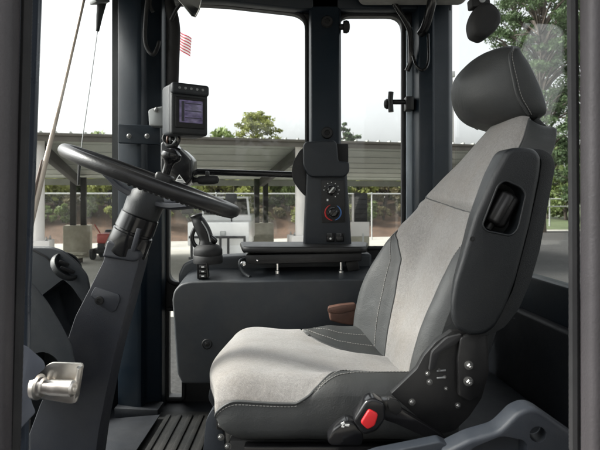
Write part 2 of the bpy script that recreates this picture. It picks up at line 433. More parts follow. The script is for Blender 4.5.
# windscreen: angled side panes either side of a flat front pane
V = Vector
WS = [V((-0.700, 2.12, 0)), V((-0.97, 1.80, 0)), V((-0.97, 1.22, 0)), V((-0.50, 0.965, 0))]
WS0, WS1 = WS[0], WS[1]
wn = V(((WS0 - WS1).y * -1, (WS0 - WS1).x, 0)).normalized()      # points forward, out of the cab
def on_ws(px, py, off=0.0):
    d = V(((px - 300) / F, 1, (HY - py) / F)); p0 = WS1 + wn * off
    t = p0.dot(wn) / d.dot(wn)
    return V((0, 0, EYE)) + d * t
for a_, b_ in zip(WS, WS[1:]):
    n_ = V((-(a_ - b_).y, (a_ - b_).x, 0)).normalized()
    def strip(w0, w1, z0, z1, bev=0.0):
        return vprism([(a_ + n_ * w0).to_tuple()[:2], (b_ + n_ * w0).to_tuple()[:2], (b_ + n_ * w1).to_tuple()[:2], (a_ + n_ * w1).to_tuple()[:2]], z0, z1, bev)
    obj('windscreen', strip(0, .006, 2.3, 3.88), M['glass'], cab, smooth=False)
    obj('front_wall', strip(-.004, .03, FLOOR - .05, 2.3), M['dark_wall'], cab)
    obj('header', strip(-.02, .05, 3.80, 3.90), M['navy'], cab)
obj('pillar', prism([(-12, -330), (42, -330), (39, 0), (34, 140), (28, 290), (25, 480), (25, 640), (-12, 640)], 0.93, 0.945, 0.004), mat('front_pillar_lit_navy', (0.035, 0.045, 0.06), 0.3, var=0.1, coat=0.3), cab)  # same navy as the other pillars, bluish light on it put into the colour
# door posts: padded grey-brown vinyl with ribbed black seals
def seal(parent, pts, r):
    bm = bmesh.new(); ps = smooth_pts(pts, 70)
    rs = [r * (1 + 0.06 * (i % 2)) for i in range(len(ps))]
    tube(bm, ps, rs, 8)
    return obj('door_seal', bm, M['rubber'], parent)
dp = obj('door_post', prism([(-90, -300), (13, -300), (9, 0), (5, 200), (0, 450), (-3, 640), (-90, 640)], 0.80, 0.842, 0.012, 4), M['post'], cab)
seal(dp, [P(29, -120, .845), P(27, 0, .845), P(23.5, 140, .845), P(20.5, 250, .845), P(15, 450, .845)], 0.0085)
obj('door_trim', prism([(-7, -300), (-3, -300), (-6.5, 0), (-10, 200), (-14, 450), (-17, 640), (-20, 640), (-17.5, 450), (-13.5, 200), (-10, 0)], 0.794, 0.81, 0.003), M['rubber'], dp)
dq = obj('door_post', prism([(591, -300), (720, -300), (720, 640), (593, 640), (592, 300)], 0.80, 0.842, 0.012, 4), M['post'], cab)
seal(dq, [P(572, -120, .845), P(572.5, 0, .845), P(574, 225, .845), P(574.5, 450, .845)], 0.0085)
obj('door_trim', prism([(604, -300), (607.5, -300), (607, 640), (603.5, 640)], 0.794, 0.81, 0.003), M['rubber'], dq)
obj('header', B((0.0, 0.84, 3.86), (1.5, 0.10, 0.14), 0.02), M['post'], cab)
# rear wall, sill, window
rx = lambda y: 0.640 + 0.08 * (2.15 - y)
rw = vprism([(rx(2.2), 2.2), (rx(.92), .92), (rx(.92) + .05, .92), (rx(2.2) + .05, 2.2)], FLOOR - 0.05, 2.757, 0.006)
rwo = obj('rear_wall', rw, M['navy'], cab)
obj('rear_panel', vprism([(rx(2.13) - .035, 2.13), (rx(.93) - .035, .93), (rx(.93) - .001, .93), (rx(2.13) - .001, 2.13)], FLOOR, 2.655, 0.01, 3), M['dark_wall'], rwo)
obj('window_pane', vprism([(rx(2.2) + .02, 2.2), (rx(.92) + .02, .92), (rx(.92) + .025, .92), (rx(2.2) + .025, 2.2)], 2.757, 3.82), M['glass'], cab, smooth=False)
obj('header', vprism([(rx(2.2) - .01, 2.2), (rx(.92) - .01, .92), (rx(.92) + .06, .92), (rx(2.2) + .06, 2.2)], 3.815, 3.90, 0.008), M['navy'], cab)
obj('floor_ledge', vprism([(0.30, 1.02), (rx(1.02) - .036, 1.02), (rx(2.1) - .036, 2.1), (0.30, 2.1)], FLOOR, 2.42, 0.02, 3), M['plastic_teal'], cab)
# hoses and grab loops round the pillar heads
loop = smooth_pts([P(148, -8, 1.96), P(145.5, 20, 1.96), P(145, 40, 1.96), P(148, 50, 1.96), P(153, 54.5, 1.96), P(157, 49, 1.97), P(159, 42, 2.02)], 6)
obj('hose', T(loop, 0.0075, 10), M['rubber'], cab)
obj('cable', T(smooth_pts([P(153, 12, 1.97), P(150, 4, 1.97), P(152, -8, 1.97)], 5), 0.007, 8), M['rubber'], cab)
blind = smooth_pts([P(166, -15, 2.04), P(170, 5, 2.03), P(174, 25, 2.03), P(174, 45, 2.03), P(172.5, 88, 2.05)], 6)
obj('cable_sleeve', T(blind, [0.014 + 0.009 * min(1, i / 8) for i in range(len(blind))], 14), M['rubber'], cab)
grab = smooth_pts([P(385, -12, 2.02), P(396, 6, 2.02), P(405, 20, 2.03), P(410, 32, 2.05), P(411, 50, 2.08), P(410.5, 62, 2.09), P(407, 71, 2.10)], 6)
obj('grab_loop', T(grab, 0.0105, 12), M['gloss'], cab)
obj('grab_loop', T(smooth_pts([P(435, -12, 1.96), P(430, 10, 1.98), P(425, 27, 2.02), P(421, 33, 2.05)], 6), 0.018, 14), M['gloss'], cab)
obj('hose', T(smooth_pts([P(413, 56, 2.04), P(416, 65, 2.02), P(421, 70, 2.01), P(426, 68, 2.01), P(428.5, 58, 2.02), P(428, 34, 2.03)], 6), 0.0055, 10), M['gloss'], cab)
# window catch on the rear side pane
wc = obj('window_catch', T([P(413, 102, 2.09), P(391, 102, 2.09)], 0.010, 12), M['black'], cab)
obj('catch_handle', T(smooth_pts([P(391, 92, 2.07), P(390.4, 99, 2.07), P(390.6, 105, 2.07), P(391, 112, 2.07)], 4), 0.0105, 12), M['black'], wc)
obj('knob', LA(P(388.5, 104, 2.09), (-1, 0.2, 0), [(-.01, .010), (0, .020), (.008, .021), (.016, .015), (.019, .004)], 18), M['black'], wc)
obj('catch_block', prism([(406, 96), (414, 96), (414, 110), (406, 110)], 2.07, 2.117, .004), M['black'], wc)
# ------------------------------------------------------------------ operator seat
seat = thing('operator_seat', 'high backed operator seat in light grey cloth with dark grey leather bolsters', 'seat', (0.1, 1.45, FLOOR))

def wob(p, s=9.0, a=0.003):
    return mnoise.noise(p * s) * a + mnoise.noise(p * s * 2.7 + V((5, 1, 2))) * a * 0.4

def grid_mesh(name, rings, midx_fn, mats, parent, cap=True):
    n = len(rings[0]); vs = [p for r in rings for p in r]; fs = []; mi = []
    for i in range(len(rings) - 1):
        for k in range(n):
            k2 = (k + 1) % n
            fs.append((i * n + k, i * n + k2, (i + 1) * n + k2, (i + 1) * n + k)); mi.append(midx_fn(i, k))
    if cap:
        fs.append(tuple(range(n))[::-1]); mi.append(midx_fn(0, -1))
        fs.append(tuple((len(rings) - 1) * n + k for k in range(n))); mi.append(midx_fn(len(rings) - 2, -1))
    bm = bmesh.new(); bv = [bm.verts.new(p) for p in vs]
    for f, m_ in zip(fs, mi):
        fc = bm.faces.new([bv[j] for j in f]); fc.material_index = m_
    return obj(name, bm, None, parent, mats=mats, angle=75)

NA, NB = 12, 9      # columns inside / outside the cloth boundary, per half
def tcols(tb, tf=None):
    "columns across the width; tb / tf = where the cloth ends on the near / far side"
    def half(q): return [q * i / NA for i in range(NA + 1)] + [q + (1 - q) * (i + 1) / NB for i in range(NB)]
    return [-t for t in half(tb)[:0:-1]] + half(tb if tf is None else tf)
NT = 2 * (NA + NB) + 1; MID = NA + NB
def is_cloth(k): return MID - NA <= k < MID + NA

# cushion -------------------------------------------------------------
CY, CW = 1.45, 0.262
def c_tb(x): return interp([(-0.3, 0.995), (0.0, 0.995), (0.02, 0.98), (0.045, 0.92), (0.07, 0.83), (0.095, 0.76), (0.13, 0.70), (0.30, 0.64)], x)
def c_tf(x): return interp([(-0.3, 0.995), (-0.005, 0.99), (0.008, 0.80), (0.02, 0.70), (0.06, 0.58), (0.12, 0.49), (0.30, 0.42)], x)
def cushion_ring(X, s, f=0.015):
    "s: 0 at the nose .. 1 on the body"
    tb = c_tb(X); tf = c_tf(X); zt0 = sinterp([(-0.25, 2.572), (-0.12, 2.582), (0.0, 2.562), (0.12, 2.534), (0.30, 2.515)], X)
    bol = sinterp([(-0.25, 0.0), (-0.08, -0.002), (0.02, 0.016), (0.1, 0.048), (0.35, 0.066)], X)
    zm = 2.512; zb = 2.428
    top = []; 
    for t in tcols(tb, tf):
        a = abs(t); tq = tf if t > 0 else tb
        z = zt0 + bol * max(0, min(1, (a - 0.45) / 0.35)) ** 1.5
        e = max(0, (a - 0.74) / 0.26)
        z -= 0.050 * (1 - math.sqrt(max(0, 1 - e * e * 0.98)))
        g = max(0, 1 - abs(a - tq) / 0.05) if X > 0.03 else max(0, 1 - abs(a - tq) / 0.03)
        z -= 0.006 * g                                  # pulled in along the seam
        top.append((t, z))
    w_ = CW * (0.84 + 0.16 * s ** 0.8)
    ring = []
    def put(t, z):
        zz = zm + (z - zm) * s ** 0.9 if z > zm else zm - (zm - z) * s ** 0.9
        x = X + (1 - s) * 0.075 * t * t
        if zz < zm: x += .065 * ((zm - zz) / (zm - zb)) ** 2 * max(0, 1 - (X + .248) / .20) ** 1.5
        p = V((x, CY + w_ * t, zz)); d = wob(p, 7, 0.004)
        p.z += d; p.x += d * 0.5 * (1 - s)
        ring.append(p)
    for t, z in top: put(t, z)
    zz = top[-1][1]
    side = [f / 3, f * 2 / 3, f] + [f + (1 - f) * q for q in (.2, .4, .6, .75, .88, .96)]
    for q in side: put(1.0 + 0.035 * math.sin(q * math.pi) - 0.15 * (max(0, q - 0.6) / 0.4) ** 2, zz + (zb - zz) * q)
    for q in (0.8, 0.4, 0, -0.4, -0.8): put(q, zb)
    for q in side[::-1]: put(-(1.0 + 0.035 * math.sin(q * math.pi) - 0.10 * max(0, q - 0.75) / 0.25), zz + (zb - zz) * q)
    return ring
rings = []
Rn = 0.105
for i in range(15):
    ph = (i + 0.6) / 15 * math.pi / 2
    rings.append(cushion_ring(-0.248 + Rn * (1 - math.cos(ph)), math.sin(ph), .015 + .93 * (1 - min(1, i / 14)) ** 1.6))
nb = 46
for i in range(1, nb + 1): rings.append(cushion_ring(-0.248 + Rn + (0.36 + 0.248 - Rn) * i / nb, 1.0))
ISW = next(i for i, r in enumerate(rings) if r[MID].x > 0.0)      # from here back the leather climbs on to the top
NR = len(rings[0])
def cm(i, k):
    if i < ISW:
        if k < 0: return 0
        return 0 if k < NT + 2 or k >= NR - 3 else (0 if i == 0 else 1)
    return 0 if is_cloth(k) else 1
cu = grid_mesh('cushion', rings, cm, [M['fabric'], M['leather']], seat)
def seam_line(rings, col, i0, i1, off, shift=0, dz=0.0):
    pts = []
    for i in range(i0, i1):
        a = rings[i][col]; b = rings[i][col + shift]
        n = (rings[i][min(col + 1, len(rings[i]) - 1)] - rings[i][col - 1]).cross(rings[min(i + 1, len(rings) - 1)][col] - rings[max(i - 1, 0)][col]).normalized()
        pts.append(a, ) if shift == 0 else pts.append(b)
        pts[-1] = pts[-1] + n * off
    return pts
def stitch(bm, pts, r=0.0011, step=0.008, duty=0.7):
    "broken thread line along pts"
    acc = [0.0]
    for a, b in zip(pts, pts[1:]): acc.append(acc[-1] + (b - a).length)
    def at(s):
        for i in range(len(acc) - 1):
            if s <= acc[i + 1]:
                return pts[i].lerp(pts[i + 1], (s - acc[i]) / max(1e-6, acc[i + 1] - acc[i]))
        return pts[-1]
    s = 0.0
    while s + step < acc[-1]:
        tube(bm, [at(s), at(s + step * duty)], r, 5); s += step
for sgn in (-1, 1):
    col = MID + sgn * NA; sc_ = NT + 2 if sgn > 0 else NR - 3
    mid_ = V((0, CY, 2.5))
    def outw(p): return V((0, .0012 * sgn, .0006))
    pts = [rings[i][sc_] + outw(0) for i in range(2, ISW)] + [rings[i][col] + V((0, 0, .0008)) for i in range(ISW + 1, len(rings) - 3)]
    sm = obj('seam', T(smooth_pts(pts, 2), 0.0032, 8), M['piping'], cu)
    bm = bmesh.new()
    stitch(bm, [rings[i][sc_ + (1 if sgn > 0 else -1)] .lerp(rings[i][sc_], .7) + V((0, .001 * sgn, 0)) for i in range(3, ISW)])
    obj('stitching', bm, M['thread'], cu); bm = bmesh.new()
    stitch(bm, [rings[i][col + sgn * 2] + V((0, 0.0004 * sgn, .0008)) for i in range(ISW + 1, len(rings) - 3)])
    obj('stitching', bm, M['thread'], cu); bm = bmesh.new()
    stitch(bm, [rings[i][col + sgn * 4] + V((0, 0.0006 * sgn, .0008)) for i in range(ISW + 3, len(rings) - 3)])
    obj('stitching', bm, M['thread'], cu)

# backrest ------------------------------------------------------------
BY = 1.445
T_xc = [(2.48, .262), (2.56, .285), (2.70, .332), (2.80, .368), (2.90, .405), (2.955, .432), (2.985, .432), (3.05, .462), (3.12, .50), (3.18, .540), (3.235, .578)]
T_b = [(2.48, .045), (2.56, .065), (2.65, .078), (2.75, .076), (2.84, .062), (2.90, .042), (2.97, .022), (3.05, .006), (3.12, -.004), (3.24, -.012)]
T_w = [(2.48, .255), (2.6, .268), (2.75, .272), (2.9, .258), (3.0, .240), (3.1, .222), (3.18, .200), (3.235, .150)]
T_tb = [(2.48, .66), (2.65, .68), (2.80, .72), (2.88, .80), (2.95, .90), (3.0, .92), (3.1, .82), (3.24, .66)]
T_tf = [(2.48, .44), (2.60, .50), (2.70, .54), (2.80, .62), (2.855, .76), (2.89, .92), (2.92, .97), (3.24, .97)]
T_th = [(2.48, .09), (2.7, .085), (2.9, .08), (3.1, .07), (3.235, .04)]
def crease_z(t): return 2.948 + 0.052 * max(0, (t + .75) / 1.75) ** 1.7
def back_ring(z, cap=1.0):
    xc = sinterp(T_xc, z); b = sinterp(T_b, z); w_ = sinterp(T_w, z); tb = interp(T_tb, z); tf = interp(T_tf, z); th = sinterp(T_th, z)
    ring = []; fr = []
    for t in tcols(tb, tf):
        a = abs(t); tq = tf if t > 0 else tb
        x = xc - b * (1.36 if t > 0 else 1.0) * (max(0, min(1, (a - 0.35) / 0.5))) ** 1.4
        e = max(0, (a - 0.80) / 0.20)
        x += 0.045 * (1 - math.sqrt(max(0, 1 - e * e * 0.98)))
        x += 0.007 * max(0, 1 - abs(a - tq) / 0.05)
        zc_ = crease_z(t); q_ = abs(z - zc_)
        if q_ < 0.035: x += 0.014 * (1 - q_ / 0.035) ** 2.5 * (1 - .8 * a ** 4) * (1 if a < tq + 0.02 else 0.3)   # lumbar crease
        x -= 0.004 * max(0, 1 - abs(z - zc_ - .07) / .07)
        fr.append((t, x))
    xe = fr[-1][1]; xb = xc + th
    def put(t, x, zz):
        p = V((x, BY + w_ * t * cap, zz)); p.x += wob(p, 8, 0.003) + .13 * (BY - p.y) * (1 - .45 * max(0, min(1, (z - 2.95) / .25))); ring.append(p)
    for t, x in fr:
        put(t, xb + (x - xb) * cap, z - 0.060 * t * t * max(0, min(1, (z - 2.95) / .25)))
    side = [0.15, 0.3, 0.45, 0.6, 0.75, 0.9]
    zd = 0.060 * max(0, min(1, (z - 2.95) / .25))
    for q in side: put(1 + 0.03 * math.sin(q * math.pi), xb + (xe + (xb - xe) * q - xb) * cap, z - zd)
    for q in (1, 0.6, 0.2, -0.2, -0.6, -1): put(q * 0.96, xb, z - zd * q * q)
    for q in side[::-1]: put(-(1 + 0.03 * math.sin(q * math.pi)), xb + (xe + (xb - xe) * q - xb) * cap, z - zd)
    return ring
brs = [back_ring(2.478, .8)] + [back_ring(2.485 + (3.222 - 2.485) * i / 130) for i in range(131)] + [back_ring(3.229, .93), back_ring(3.234, .8), back_ring(3.236, .5)]
bk = grid_mesh('backrest', brs, lambda i, k: 0 if is_cloth(k) else 1, [M['fabric'], M['leather']], seat)
for sgn in (-1, 1):
    col = MID + sgn * NA
    pts = seam_line(brs, col, 3, len(brs) - 3, -0.001)
    obj('seam', T(pts, 0.0032, 8), M['piping'], bk)
    bm = bmesh.new(); stitch(bm, seam_line(brs, col, 3, len(brs) - 52, -0.001, sgn * 2))
    obj('stitching', bm, M['thread'], bk)

cr_ = []
for k in range(MID - NA, MID + NA + 1):
    t_ = tcols(.95, .97)[k]; zc_ = crease_z(t_)
    ri = next(i for i in range(4, len(brs) - 5) if brs[i + 1][k].z >= zc_); p_, q_ = brs[ri][k], brs[ri + 1][k]
    cr_.append(p_.lerp(q_, (zc_ - p_.z) / (q_.z - p_.z)) + V((.0016, 0, 0)))
obj('seam', T(smooth_pts(cr_, 3), .0026, 8), M['piping'], bk)
# headrest ------------------------------------------------------------
HYC = 1.495
H_c = [(3.198, .545), (3.212, .495), (3.25, .458), (3.30, .448), (3.34, .456), (3.38, .488), (3.405, .525), (3.42, .575)]
H_e = [(3.198, .590), (3.22, .566), (3.26, .543), (3.30, .533), (3.38, .527), (3.42, .552)]
H_b = [(3.198, .612), (3.215, .622), (3.25, .616), (3.35, .582), (3.40, .562), (3.42, .580)]
H_w = [(3.198, .13), (3.212, .150), (3.24, .158), (3.34, .156), (3.39, .145), (3.41, .128), (3.42, .10)]
hr = []
HN = 22
for i in range(41):
    z = 3.198 + (3.42 - 3.198) * i / 40
    xf, xe, xb, w_ = (sinterp(tb_, z) for tb_ in (H_c, H_e, H_b, H_w)); ring = []
    def put(t, x, extra=0):
        p = V((x, HYC + w_ * t, 3.198 + (z - 3.198) * (1 - 0.11 * t * t))); d = wob(p, 9, 0.003); p.x += d + .10 * (HYC - p.y); ring.append(p)
    for j in range(HN + 1):
        t = -1 + 2 * j / HN; put(t, xf + (xe - xf) * abs(t) ** 2.2)
    for q in (.12, .3, .5, .7, .9): put(1 + .05 * math.sin(q * math.pi), xe + (xb - xe) * q)
    for q in (1, .6, .2, -.2, -.6, -1): put(q * .97, xb + .02 * (1 - q * q))
    for q in (.9, .7, .5, .3, .12): put(-(1 + .05 * math.sin(q * math.pi)), xe + (xb - xe) * q)
    hr.append(ring)
hd = grid_mesh('headrest', hr, lambda i, k: 0, [M['leather']], seat)
for col, sg in ((0, 1), (HN, -1)):
    pts = [r[col] + V((-0.0005, -0.001 * sg, 0)) for r in hr[2:-1]]
    obj('seam', T(pts, 0.0036, 8), M['piping'], hd)
    bm = bmesh.new(); c2 = -1 if col == 0 else HN + 1
    stitch(bm, [r[c2] + V((0, -0.001 * sg, 0)) for r in hr[2:-2]], 0.0009)
    obj('stitching', bm, M['thread'], hd)
obj('headrest_post', T([V((.60, 1.445, 3.10)), V((.592, 1.445, 3.26))], 0.008, 12), M['black'], seat)
obj('headrest_post', T([V((.60, 1.545, 3.10)), V((.592, 1.545, 3.26))], 0.008, 12), M['black'], seat)

# folded-up armrest ---------------------------------------------------
AY = 1.075
shell = [(506, 152), (511, 148), (526, 146.5), (537, 149), (542.5, 157), (541, 175), (531, 225), (517, 280), (506, 310), (496, 328), (485, 335.5), (470, 336.5), (457, 331), (451, 319), (450.5, 303), (454, 282), (461, 260), (474, 217), (493, 175)]
shp = round_poly(shell, 5, 3)
sh = bmesh.new()
fa = [sh.verts.new(P(x, y, AY)) for x, y in shp]
fb = [sh.verts.new(P(x, y, AY) + V((max(0, (500 - x) / 50) * .022, .075, 0))) for x, y in shp]
fcs = [sh.faces.new(fa), sh.faces.new(fb[::-1])] + [sh.faces.new([fa[(i + 1) % len(fa)], fa[i], fb[i], fb[(i + 1) % len(fa)]]) for i in range(len(fa))]
bmesh.ops.recalc_face_normals(sh, faces=fcs)
bmesh.ops.bevel(sh, geom=list(fcs[0].edges) + list(fcs[1].edges), offset=.012, segments=4, profile=.5, affect='EDGES', clamp_overlap=True)
rec = [(482, 225), (486, 231), (511, 236), (518, 229), (526, 194), (521, 187), (505, 180), (498, 185)]
recp = round_poly(rec, [7, 7, 8, 8, 9, 9, 9, 9], 4)
ar = obj('armrest', cut(sh, prism_w([P(x, y, AY) - V((0, .03, 0)) for x, y in recp], V((0, .082, 0)))), M['arm'], seat, angle=32)
obj('recess_rim', T([P(x, y, AY) for x, y in recp], 0.0022, 8, closed=True), M['arm'], ar)
pad = [(530, 148), (544, 149.5), (552, 155), (555.5, 166), (551, 190), (540, 250), (531, 281), (519, 309), (505, 327), (490, 335.5), (478, 335.5), (497, 322), (513, 290), (528, 232), (539, 182), (542, 160)]
obj('arm_pad', prism(round_poly(pad, 4, 3), AY + 0.016, AY + 0.078, 0.012, 4), M['arm'], ar)
dc = P(505.5, 209, AY) + V((0, 0.032, 0)); dax = (P(514, 193, AY) - P(496, 224, AY))
dl = dax.length; bm = bmesh.new(); dn = dax.normalized(); du = V((0, 1, 0)); dw = dn.cross(du)
rgs = []
for (d, rr) in ((-.5, .7), (-.46, .9), (-.40, 1), (.40, 1), (.46, .9), (.5, .7)):
    rg = []
    for k in range(48):
        a = 2 * math.pi * k / 48; fl = 1 - 0.10 * abs(math.cos(a * 4.5)) ** 6
        rg.append(bm.verts.new(dc + dn * d * dl * .98 + (du * math.cos(a) + dw * math.sin(a)) * 0.0275 * rr * fl))
    rgs.append(rg)
for a_, b_ in zip(rgs, rgs[1:]):
    for k in range(48): bm.faces.new([a_[k], a_[(k + 1) % 48], b_[(k + 1) % 48], b_[k]])
bm.faces.new(rgs[0][::-1]); bm.faces.new(rgs[-1])
obj('adjuster_dial', bm, M['black'], ar, angle=50)
obj('dial_spindle', T([dc - dn * dl * .68, dc - dn * dl * .45], 0.009, 12), M['black'], ar)
obj('screw', LA(P(472.5, 239, AY) + V((0, .001, 0)), (0, -1, 0), [(0, .0055), (.0012, .0055), (.0014, .003), (.0005, .003)], 16), M['black'], ar)
# recliner bracket and its hardware
BKY = 1.12
brk = [(391, 394), (417, 369), (424, 356), (436, 342), (452, 331), (488, 332), (489, 372), (482, 398), (470, 416), (455, 431), (442, 434), (425, 424)]
bkt = obj('recliner_bracket', prism(round_poly(brk, 1, 2), BKY, BKY + 0.02, 0.002), M['black'], seat)
obj('arm_hinge', prism(round_poly([(461, 338), (486, 330), (488, 368), (480, 396), (470, 402), (459, 396), (458, 360)], 2, 2), BKY - 0.018, BKY - 0.001, 0.003, 2), M['black'], bkt)
obj('hinge_cover', prism(round_poly([(429, 372), (432, 352), (447, 338), (463, 334), (458, 343), (440, 352), (436, 368)], 3, 3), BKY - 0.012, BKY - 0.001, 0.004), M['rubber'], bkt)
for x, y, r in ((468.5, 365, .0082), (468, 381, .0088)): bolt('bolt', P(x, y, BKY - .018), (0, -1, 0), r * .85, .013, bkt)
for x, y, r in ((412, 402, .0068), (458, 405.5, .0062), (427.5, 373.5, .0052), (429.5, 382, .0062), (446, 388.5, .004), (444.5, 377, .0035), (439, 370, .003)):
    bolt('bolt', P(x, y, BKY), (0, -1, 0), r * .8, .005, bkt)
for y in (370.5, 377.5):
    obj('slot_edge', prism([(437, y), (446, y - 1), (446, y + .8), (437, y + 1.6)], BKY - .004, BKY - .0005, .001), M['alu'], bkt)
# seat belt buckle on its stalk
bu = obj('belt_buckle', prism(round_poly([(353, 421), (366, 401), (374, 398), (385, 404), (386, 420), (377, 432), (363, 436)], 4, 3), 1.055, 1.095, 0.006, 3), M['gloss'], seat)
obj('release_button', prism(round_poly([(360.5, 423), (369, 409.5), (378.5, 414.5), (375, 426), (367.5, 430)], 2.5, 3), 1.049, 1.06, 0.003, 3), M['red'], bu)
st = prism(round_poly([(379, 401), (394, 400), (404, 412), (446, 438), (436, 442), (396, 424), (384, 420)], 3, 3), 1.075, 1.10, 0.004)
obj('buckle_stalk', st, M['gloss'], bu)
obj('buckle_pivot', prism(round_poly([(388, 398), (399, 401), (403, 411), (396, 416), (388, 410)], 3), 1.068, 1.08, .004), M['black'], bu)
lab = bmesh.new()
prism(round_poly([(327, 440), (334, 430), (346, 421), (356, 424), (364, 436), (362, 446), (330, 446)], 3, 3), 1.07, 1.11, .005, bm=lab)
hk = obj('height_lever', lab, M['gloss'], seat)
em = bmesh.new()
for a in ([(341, 423.5), (344, 422), (345, 424), (342, 425.6)], [(345, 424.2), (349.5, 424.4), (349, 426.4), (345, 426)], [(342, 426), (344.5, 426.2), (344, 427.6), (341.6, 427.2)]):
    prism(a, 1.0685, 1.0705, bm=em)
obj('lever_symbol', em, M['white'], hk)
# suspension below the cushion
sb = bmesh.new()
box(sb, (0.08, 1.46, 2.378), (0.50, 0.46, 0.085), 0.012)
box(sb, (0.08, 1.46, 2.24), (0.44, 0.40, 0.20), 0.03)
sus = obj('suspension', sb, M['rubber'], seat)
obj('side_rail', B((0.12, 1.215, 2.405), (0.50, 0.03, 0.028), 0.004), M['gloss'], sus)
obj('side_rail', prism(round_poly([(203, 452), (206, 420), (213, 408), (222, 425), (226, 452)], 3), 1.235, 1.26, .004), M['plastic_blue'], sus)
obj('recline_lever', prism(round_poly([(208, 398), (210, 388), (216, 386), (219, 402), (214, 410)], 3), 1.40, 1.43, .006, 3), M['plastic_blue'], sus)
for x, y in ((221, 424), (221, 437), (228, 446)):
    bolt('bolt', P(x, y, 1.225), (0, -1, 0), .006, .006, sus)
obj('guide_block', prism([(216, 414), (225, 417), (225, 431), (216, 430)], 1.228, 1.24, .003), M['black'], sus)

# storage tray beside the seat ----------------------------------------
tr = prism(round_poly([(444, 453), (470, 440), (499, 431.5), (508, 423), (517, 413.5), (526, 409.5), (533, 408.5), (541, 411), (575, 435), (600, 452), (600, 527), (444, 527)], [3, 4, 6, 6, 5, 5, 5, 5, 0, 0, 0, 0], 4), 0.98, 1.03, 0.010, 4)
pk = prism_w([P(x, y, .98) - V((0, .03, 0)) for x, y in round_poly([(465, 477), (467, 454), (474, 447), (502, 435.5), (523, 440), (527.5, 444), (526, 477)], [0, 4, 5, 6, 5, 5, 0], 4)], V((0, .068, 0)))
hl = LA(P(534.5, 433, .98) - V((0, .03, 0)), (0.22, 1, -0.1), [(0, .0155), (.11, .0155)], 24)
tray = obj('storage_tray', cut(tr, pk, hl), M['plastic_blue'], None, (0.4, 1.0, 2.4), angle=30)
tag(tray, 'blue grey moulded plastic storage tray with an oval hole beside the seat', 'storage tray')
sp = obj('side_panel', prism(round_poly([(345, 465), (378, 454), (440, 441.5), (452, 447), (452, 527), (345, 527)], 2), 1.0, 1.03, .006, 3), M['plastic_blue'], tray)
# tan leather pouch lying on the far side of the cushion
pu = prism(round_poly([(328, 308), (341, 305.5), (356, 304), (357.5, 316), (354, 326), (341, 324), (330, 321)], 2.5, 3), 1.735, 1.775, .012, 3)
po = obj('leather_pouch', pu, M['brown'], None, P(345, 325, 1.75)); tag(po, 'small tan leather pouch tucked between cushion and side console', 'pouch')
obj('pouch_flap', prism(round_poly([(327.5, 308), (341, 305), (356, 303.5), (356, 310), (341, 313.5), (328, 313)], 2), 1.730, 1.7345, .002), M['brown'], po)

# floor mat ------------------------------------------------------------
fm = bmesh.new(); box(fm, (-0.12, 1.47, FLOOR + .005), (1.0, 1.1, .010), .003)
x = -0.50
while x < 0.30:
    box(fm, (x, 1.47, FLOOR + .0115), (.018, 1.02, .007), .002); x += .042
mt = obj('floor_mat', fm, M['mat'], None, (-.12, 1.47, FLOOR)); tag(mt, 'black ribbed rubber floor mat under the steering column', 'floor mat')
obj('tread_plate', prism_w([P(112, 420, 1.95), P(160, 416, 1.95), V((-.53, 1.4, 2.172)), V((-.80, 1.4, 2.172))], V((0, 0, .006)), .002), M['dark_wall'], mt)
# ------------------------------------------------------------------ side console and its fittings
con = thing('side_console', 'dark grey moulded right side console under the window, beside the seat', 'console', (-0.08, 1.95, FLOOR))
KY = 1.85
body_o = [(172, 300), (173.5, 291), (180, 284), (190, 281.5), (215, 280.5), (240, 281), (300, 279.5), (385, 278.5), (440, 279), (440, 383), (182, 384), (177, 374)]
bm = prism(round_poly(body_o, [0, 4, 4, 3, 0, 0, 0, 0, 0, 3, 3, 3]), KY, 2.128, 0.026, 6)
# the top rises a little towards the window
zt = P(0, 281, KY).z
for v in bm.verts:
    if v.co.z > zt - 0.03 and v.co.y > KY + 0.08:
        v.co.z += 0.036 * (v.co.y - KY) / 0.28
cbody = obj('console_body', bm, M['plastic'], con)
bolt('bolt', P(207, 344, KY) + V((0, .006, 0)), (0, -1, 0), .011, .008, cbody, M['black'])
obj('bolt_cup', LA(P(207, 344, KY) + V((0, .006, 0)), (0, -1, 0), [(0, .019), (.007, .019), (.009, .016), (.004, .014)], 24), M['black'], cbody)
# raised rear ledge
obj('rear_ledge', prism(round_poly([(178, 275), (183, 264), (196, 258), (235, 256), (372, 254), (372, 284), (178, 284)], [2, 3, 3, 0, 0, 0, 0]), 2.02, 2.125, .012, 3), M['plastic'], cbody)
obj('trim_line', T(smooth_pts([P(247, 240.5, 2.0) + V((0, 0, -.07)), P(240, 262, 1.97), P(243, 272, 1.93), P(250, 277.5, 1.90)], 6), 0.008, 8), M['plastic'], cbody)
# rocker switches in a little panel
sw = obj('switch_panel', prism(round_poly([(196.5, 263.5), (207, 262.5), (208.5, 278), (197, 279.5)], 1.5), 1.868, 1.90, .003, bm=None), M['gloss'], con)
for yy in (265.5, 270, 274.8):
    b_ = obj('rocker', prism([(199, yy), (206, yy - .4), (206.4, yy + 3), (199.3, yy + 3.4)], 1.861, 1.872, .002), M['black'], sw)
    obj('rocker_mark', prism([(201.2, yy + 1), (204, yy + .8), (204.2, yy + 2), (201.4, yy + 2.2)], 1.8598, 1.8612), M['white'], b_)
